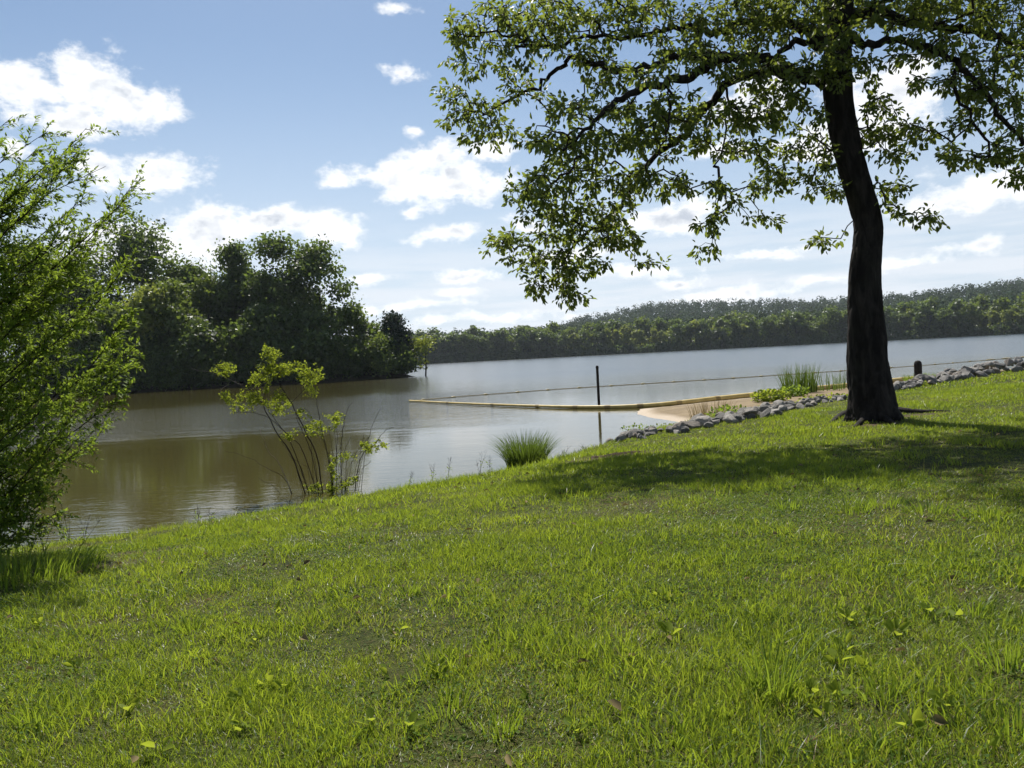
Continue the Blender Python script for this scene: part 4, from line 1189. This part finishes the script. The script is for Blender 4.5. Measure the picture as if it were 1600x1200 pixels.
V, Fq = tube(P, np.full(len(P), .016), 6); obj('rope', V, Fq, MAT['rope'], line, smooth=True)
Lc = np.concatenate([[0], np.cumsum(np.linalg.norm(np.diff(P, axis=0), axis=1))])
for s in np.arange(.5, Lc[-1], 1.6):
    p = np.array([np.interp(s, Lc, P[:, c]) for c in range(3)]); p2 = np.array([np.interp(s + (.9 if s > Lc[-1] * .80 else .22), Lc, P[:, c]) for c in range(3)])
    u = np.linspace(0, 1, 6)[:, None]
    V, Fq = tube(p + (p2 - p) * u, np.array([.02, .035, .04, .04, .035, .02]) * (1.3 if s > Lc[-1] * .8 else 1), 8)
    obj('float', V, Fq, MAT['float'], line, smooth=True)
# tall thin post standing in the water
b0 = at_z(936, 634, WL); t0 = at_y(933, 573, b0[1])
pe = empty('water_post', b0)
tag(pe, 'tall thin dark post standing in the water beside the boom', 'post')
k = np.linspace(0, 1, 8)[:, None]; Q = b0 + np.array([0, 0, -.6]) + (t0 - b0 + np.array([0, 0, .6])) * k
V, Fq = tube(Q, np.full(8, .042), 10); obj('shaft', V, Fq, MAT['post'], pe, smooth=True)
V, Fq = tube(np.array([t0 + [0, 0, -.04], t0 + [0, 0, .0], t0 + [0, 0, .03], t0 + [0, 0, .035]]), [.047, .047, .035, .002], 10); obj('cap', V, Fq, MAT['post'], pe, smooth=True)
# squat round-topped wooden post on the shore
q0 = pz(1435, 594, 24.6); q1 = at_y(1434, 563, 24.6)
bo = empty('bollard', q0)
tag(bo, 'squat dark wooden post with a rounded top standing by the riprap', 'post')
H_ = q1[2] - q0[2]
V, Fq = tube(np.array([q0 + [0, 0, -.15], q0 + [0, 0, H_ * .5], q0 + [0, 0, H_ * .84]]), [.118, .115, .113], 14); obj('shaft', V, Fq, MAT['post'], bo, smooth=True)
V, Fq = tube(np.array([q0 + [0, 0, H_ * f] for f in (.84, .9, .95, .985, 1.0)]), [.1125, .105, .085, .05, .004], 14); obj('rounded_top', V, Fq, MAT['post'], bo, smooth=True)

# ------------------------------------------------------------------ the grass itself
def scatter(n, y0, y1, side=1.02):
    """points on the lawn in a widening wedge ahead of the bank seat"""
    y = np.sqrt(rng.random(n) * (y1 ** 2 - y0 ** 2) + y0 ** 2)
    x = (rng.random(n) * 2 - 1) * (side * y * .78 + .3)
    s, _ = lawn_s(x, y)
    k = s > -.06
    return x[k], y[k], s[k]


def soil_at(x, y):
    so_ = np.zeros_like(x)
    for (c, rx, ry) in SOILSPOT:
        q = np.hypot((x - c[0]) / rx, (y - c[1]) / ry) + .9 * (fbm(x * 3, y * 3, 60) - .5)
        so_ = np.maximum(so_, np.clip(1.6 - q * 1.3, 0, 1))
    return so_


GV, GF3, GF4, GA, off = [], [], [], [], 0
for (y0, y1, dens, h0, h1, wd, ns) in [(1.35, 3.0, 17500, .014, .046, .0034, 2), (3.0, 5.4, 8200, .016, .048, .0042, 2), (5.4, 9.5, 5200, .018, .052, .0058, 1), (9.5, 17, 1700, .025, .06, .011, 1), (17, 32, 280, .03, .08, .026, 1)]:
    area = (y1 ** 2 - y0 ** 2) * .80
    x, y, s = scatter(int(area * dens), y0, y1)
    pat = fbm(x * 1.1, y * 1.1, 11); tuft = fbm(x * 6, y * 6, 12, 3)
    keep = rng.random(len(x)) < np.clip(.82 + 1.3 * (pat - .42) + .6 * (tuft - .5), .60, 1) * (1 - .85 * soil_at(x, y))
    x, y, s, pat, tuft = x[keep], y[keep], s[keep], pat[keep], tuft[keep]
    n = len(x)
    H = (h0 + (h1 - h0) * rng.random(n)) * np.clip(.38 + 1.5 * (tuft - .28) + 1.3 * (pat - .42), .36, 1.8)
    edge = (s < .35) & (x < 1.6)
    H = np.where(edge & (rng.random(n) < .35), H * 2.0, H)
    ln = rng.normal(size=(n, 2)) * (H * .55)[:, None]
    pat2 = np.clip((fbm(x * .75 + 3, y * .75, 15) - .5) * 3.2 + .5, 0, 1)
    dry = np.clip(.19 + 1.4 * (.47 - pat) + .30 * (.5 - pat2), .05, .65)
    H = H * (.72 + .56 * pat2)
    rd = np.where(rng.random(n) < dry, rng.random(n) * .12, .16 + .84 * np.clip(.45 * rng.random(n) + 1.25 * (fbm(x * 2.3, y * 2.3, 14) - .30) + .35 * (pat2 - .5), 0, 1))
    V, Fs, a = blades(np.stack([x, y, ground_z(x, y) - .004], 1), H, ln, wd * rng.uniform(.6, 1.3, n), ns, rd)
    GV.append(V); GA.append(a)
    if ns > 1: GF4.append(Fs[0] + off)
    GF3.append(Fs[-1] + off); off += len(V)
for (y0, y1, dens, h0, h1, wd, ns) in [(1.35, 3.2, 5600, .045, .11, .0050, 2), (3.2, 6.0, 2500, .045, .10, .006, 2), (6.0, 11, 700, .05, .10, .009, 2)]:
    area = (y1 ** 2 - y0 ** 2) * .80
    x, y, s = scatter(int(area * dens), y0, y1)
    tuft = fbm(x * 3.2, y * 3.2, 52, 3); pat = fbm(x * .8, y * .8, 53)
    keep = (rng.random(len(x)) < np.clip((tuft - .46) * 5 + (pat - .45) * 3, .03, 1)) & (soil_at(x, y) < .4)
    x, y, s, tuft = x[keep], y[keep], s[keep], tuft[keep]; n = len(x)
    H = (h0 + (h1 - h0) * rng.random(n) ** 1.6) * np.clip(.6 + 1.2 * (tuft - .4), .5, 1.3)
    rd = np.where(rng.random(n) < .07, rng.random(n) * .12, .25 + .75 * np.clip(.55 * rng.random(n) + 1.6 * (fbm(x * 1.6, y * 1.6, 54) - .33), 0, 1))
    V, Fs, a = blades(np.stack([x, y, ground_z(x, y) - .004], 1), H, rng.normal(size=(n, 2)) * (H * .5)[:, None], wd * rng.uniform(.6, 1.3, n), ns, rd, .7)
    GV.append(V); GA.append(a); GF4.append(Fs[0] + off); GF3.append(Fs[-1] + off); off += len(V)
g = obj('grass', np.concatenate(GV), [np.concatenate(GF4), np.concatenate(GF3)], MAT['grass'], attrs={'rnd': np.concatenate(GA)})
tag(g, 'short patchy lawn grass with dry blades covering the bank', 'grass', kind='stuff')
# matted thatch at the foot of the blades
TV, TA = [], []
for (y0, y1, dens, wd) in [(1.35, 3.2, 13000, .0022), (3.2, 6.0, 2600, .0040)]:
    x, y, s = scatter(int((y1 ** 2 - y0 ** 2) * .8 * dens), y0, y1); n = len(x); th = rng.random(n) * 6.283; L = rng.uniform(.010, .026, n)
    B = np.stack([x, y, ground_z(x, y) + rng.uniform(-.002, .008, n)], 1)
    S = np.stack([-np.sin(th), np.cos(th), np.zeros(n)], 1) * wd * .5
    E = B + np.stack([np.cos(th), np.sin(th), rng.uniform(-.1, .8, n)], 1) * L[:, None]
    TV.append(np.stack([B - S, B + S, E], 1).reshape(-1, 3)); p_ = fbm(x * 1.1, y * 1.1, 11)
    TA.append(np.repeat(np.where(rng.random(n) < np.clip(.75 - p_, .15, .6), rng.random(n) * .13, .16 + .5 * rng.random(n)), 3))
V = np.concatenate(TV)
tag(obj('thatch', V, np.arange(len(V)).reshape(-1, 3), MAT['grass'], attrs={'rnd': np.concatenate(TA)}), 'short matted thatch between the lawn blades', 'thatch', kind='stuff')
# dead straw and clippings lying in the sward
x, y, s = scatter(34000, 1.4, 8.0)
k = (rng.random(len(x)) < np.clip(1.2 - 1.6 * fbm(x * 1.1, y * 1.1, 11), .12, 1)) & (s > .1)
x, y = x[k], y[k]; n = len(x); th = rng.random(n) * 6.283; L = rng.uniform(.008, .035, n)
D = np.stack([np.cos(th), np.sin(th), rng.uniform(-.1, .35, n)], 1); S = np.stack([-np.sin(th), np.cos(th), np.zeros(n)], 1) * .0009
B = np.stack([x, y, ground_z(x, y) + rng.uniform(.003, .02, n)], 1); E = B + D * L[:, None]
V = np.stack([B - S, B + S, E + S, E - S], 1).reshape(-1, 3)
g = obj('straw', V, np.arange(n * 4).reshape(n, 4), MAT['straw'], attrs={'rnd': np.repeat(rng.random(n), 4)})
tag(g, 'dead straw and clippings lying in the lawn', 'straw', kind='stuff')
# a few fallen brown leaves
x, y, s = scatter(260, 1.5, 9.0); k = s > .2; x, y = x[k], y[k]; n = len(x); th = rng.random(n) * 6.283
V, F4, a = leaves(np.stack([x, y, ground_z(x, y) + rng.uniform(.012, .035, n)], 1), np.stack([np.cos(th), np.sin(th), rng.uniform(-.3, .4, n)], 1), np.array([0, 0, 1.]) + rng.normal(size=(n, 3)) * .5, rng.uniform(.025, .06, n), rng.uniform(.008, .018, n), .5)
tag(obj('leaf_litter', V, F4, MAT['straw'], attrs={'rnd': a}), 'fallen brown leaves scattered through the lawn', 'dead leaves', kind='stuff')
# clover and other low small-leaved ground cover
x, y, s = scatter(80000, 1.4, 6.5)
pat = fbm(x * 1.7, y * 1.7, 33)
keep = (rng.random(len(x)) < np.clip((pat - .42) * 5, .10, .9)) & (s > .2)
x, y = x[keep], y[keep]; n = len(x)
th = rng.random(n) * 6.283
V, F4, a = slim_leaves(np.stack([x, y, ground_z(x, y) + rng.uniform(.008, .03, n)], 1), np.stack([np.cos(th), np.sin(th), rng.uniform(-.2, .8, n)], 1), np.array([0, 0, 1.]) + rng.normal(size=(n, 3)) * .6, rng.uniform(.008, .017, n), rng.uniform(.004, .007, n))
g = obj('ground_cover', V, F4, MAT['clover'], attrs={'rnd': a})
tag(g, 'small clover leaves mixed through the lawn', 'ground cover', kind='stuff')
# longer tufts and broad-leaved weeds that stand out of the lawn
for k, (px, py, h, n_, rad) in enumerate([(1205, 1085, .17, 60, .07), (1170, 1090, .12, 30, .06), (1570, 1040, .12, 60, .10), (1380, 1090, .10, 40, .07), (300, 985, .08, 40, .06), (640, 930, .09, 30, .05), (1330, 800, .09, 50, .12), (1380, 790, .09, 60, .15), (1230, 795, .09, 50, .12), (1450, 800, .09, 60, .15), (1540, 810, .09, 50, .14),
                                          (700, 1120, .09, 50, .08), (780, 1140, .08, 40, .07), (390, 980, .07, 24, .05), (1520, 960, .09, 30, .07), (960, 870, .09, 26, .06), (1130, 880, .10, 30, .07), (60, 1130, .09, 40, .08), (1580, 1150, .10, 40, .07), (900, 1080, .08, 30, .06), (1040, 1160, .07, 36, .07), (520, 1160, .07, 36, .07)]):
    clump('grass_tuft', hit(px, py), rad, int(n_ * 1.3), h * 1.2, .0062 if py > 850 else .008, MAT['tall_grass'], 'largest fan of long green blades standing out of the lawn' if k == 0 else 'longer green tuft of blades standing out of the short lawn', 'grass tuft', 'tufts in the lawn', .7, 4, .6)
c = hit(20, 905); clump('grass_clump', c, .55, 500, .22, .009, MAT['tall_grass'], 'dark rank grass in the shade under the feathery sapling', 'grass clump', spread=.7)
WEED = [(1046, 1000, .05), (990, 1030, .035), (1032, 940, .03), (1325, 975, .04), (1355, 970, .04), (1400, 998, .05), (1410, 985, .04), (1458, 968, .05), (1495, 972, .045), (1318, 1022, .045), (1310, 1045, .05), (1358, 1052, .035), (1270, 1092, .04), (1310, 1095, .04), (430, 962, .04), (418, 1078, .05), (445, 1085, .05), (380, 1100, .045), (585, 1140, .05), (640, 1148, .05), (382, 1145, .03),
        (610, 1062, .04), (685, 1057, .04), (622, 996, .035), (355, 1005, .03), (400, 1010, .03), (1175, 1015, .03), (1480, 1120, .05), (1420, 1150, .05), (1540, 1180, .04), (1290, 1130, .04), (830, 1100, .035), (900, 1150, .04), (120, 1050, .04), (200, 1120, .045), (60, 980, .04), (250, 1180, .05), (760, 1010, .03), (1590, 925, .045), (1500, 895, .03)]
for (px, py, s) in WEED:
    c = hit(px, py); nl = int(rng.integers(3, 7)); th = rng.random(nl) * 6.283
    e = empty('broadleaf_weed', c)
    Dv = np.stack([np.cos(th), np.sin(th), rng.uniform(.2, 1.3, nl)], 1)
    St = np.stack([np.cos(th) * .014, np.sin(th) * .014, rng.uniform(.012, .034, nl)], 1)
    for q in range(nl):
        V, F4, a = leaves(St[q:q + 1], Dv[q:q + 1], np.array([[0, -.5, 1.]]) + rng.normal(size=(1, 3)) * .5, [s * rng.uniform(.7, 1.1)], [s * rng.uniform(.28, .4)], .2, np.array([rng.uniform(.5, 1)]))
        lf = link('leaf', mesh_np('leaf', V, F4, MAT['bush_leaf'], attrs={'rnd': a}), e)
    V, Fq = join([tube(np.array([[0, 0, -.01], St[q]]), [.0016, .001], 4) for q in range(nl)])
    link('stems', mesh_np('stems', V, Fq, MAT['tall_grass'], attrs={'rnd': np.full(len(V), .5)}), e)
    tag(e, 'small broad-leaved weed with bright leaves in the lawn', 'weed', 'broad-leaved weeds in the lawn')

# ------------------------------------------------------------------ thin summer haze over the lake
me = bpy.data.meshes.new('haze')
bm = bmesh.new(); bmesh.ops.create_cube(bm, size=1.0); bm.to_mesh(me); bm.free()
hz = link('haze', me, loc=(0, 500, 30)); hz.scale = (3700, 2600, 66)
m, bb = new_mat('haze')
pv = bb.node('ShaderNodeVolumePrincipled')
pv.inputs['Color'].default_value = (.78, .86, .98, 1); pv.inputs['Density'].default_value = .00012; pv.inputs['Anisotropy'].default_value = .3
o_ = bb.node('ShaderNodeOutputMaterial'); m.node_tree.links.new(pv.outputs[0], o_.inputs['Volume'])
me.materials.append(m)
tag(hz, 'thin pale haze in the air over the lake', 'haze', kind='stuff')
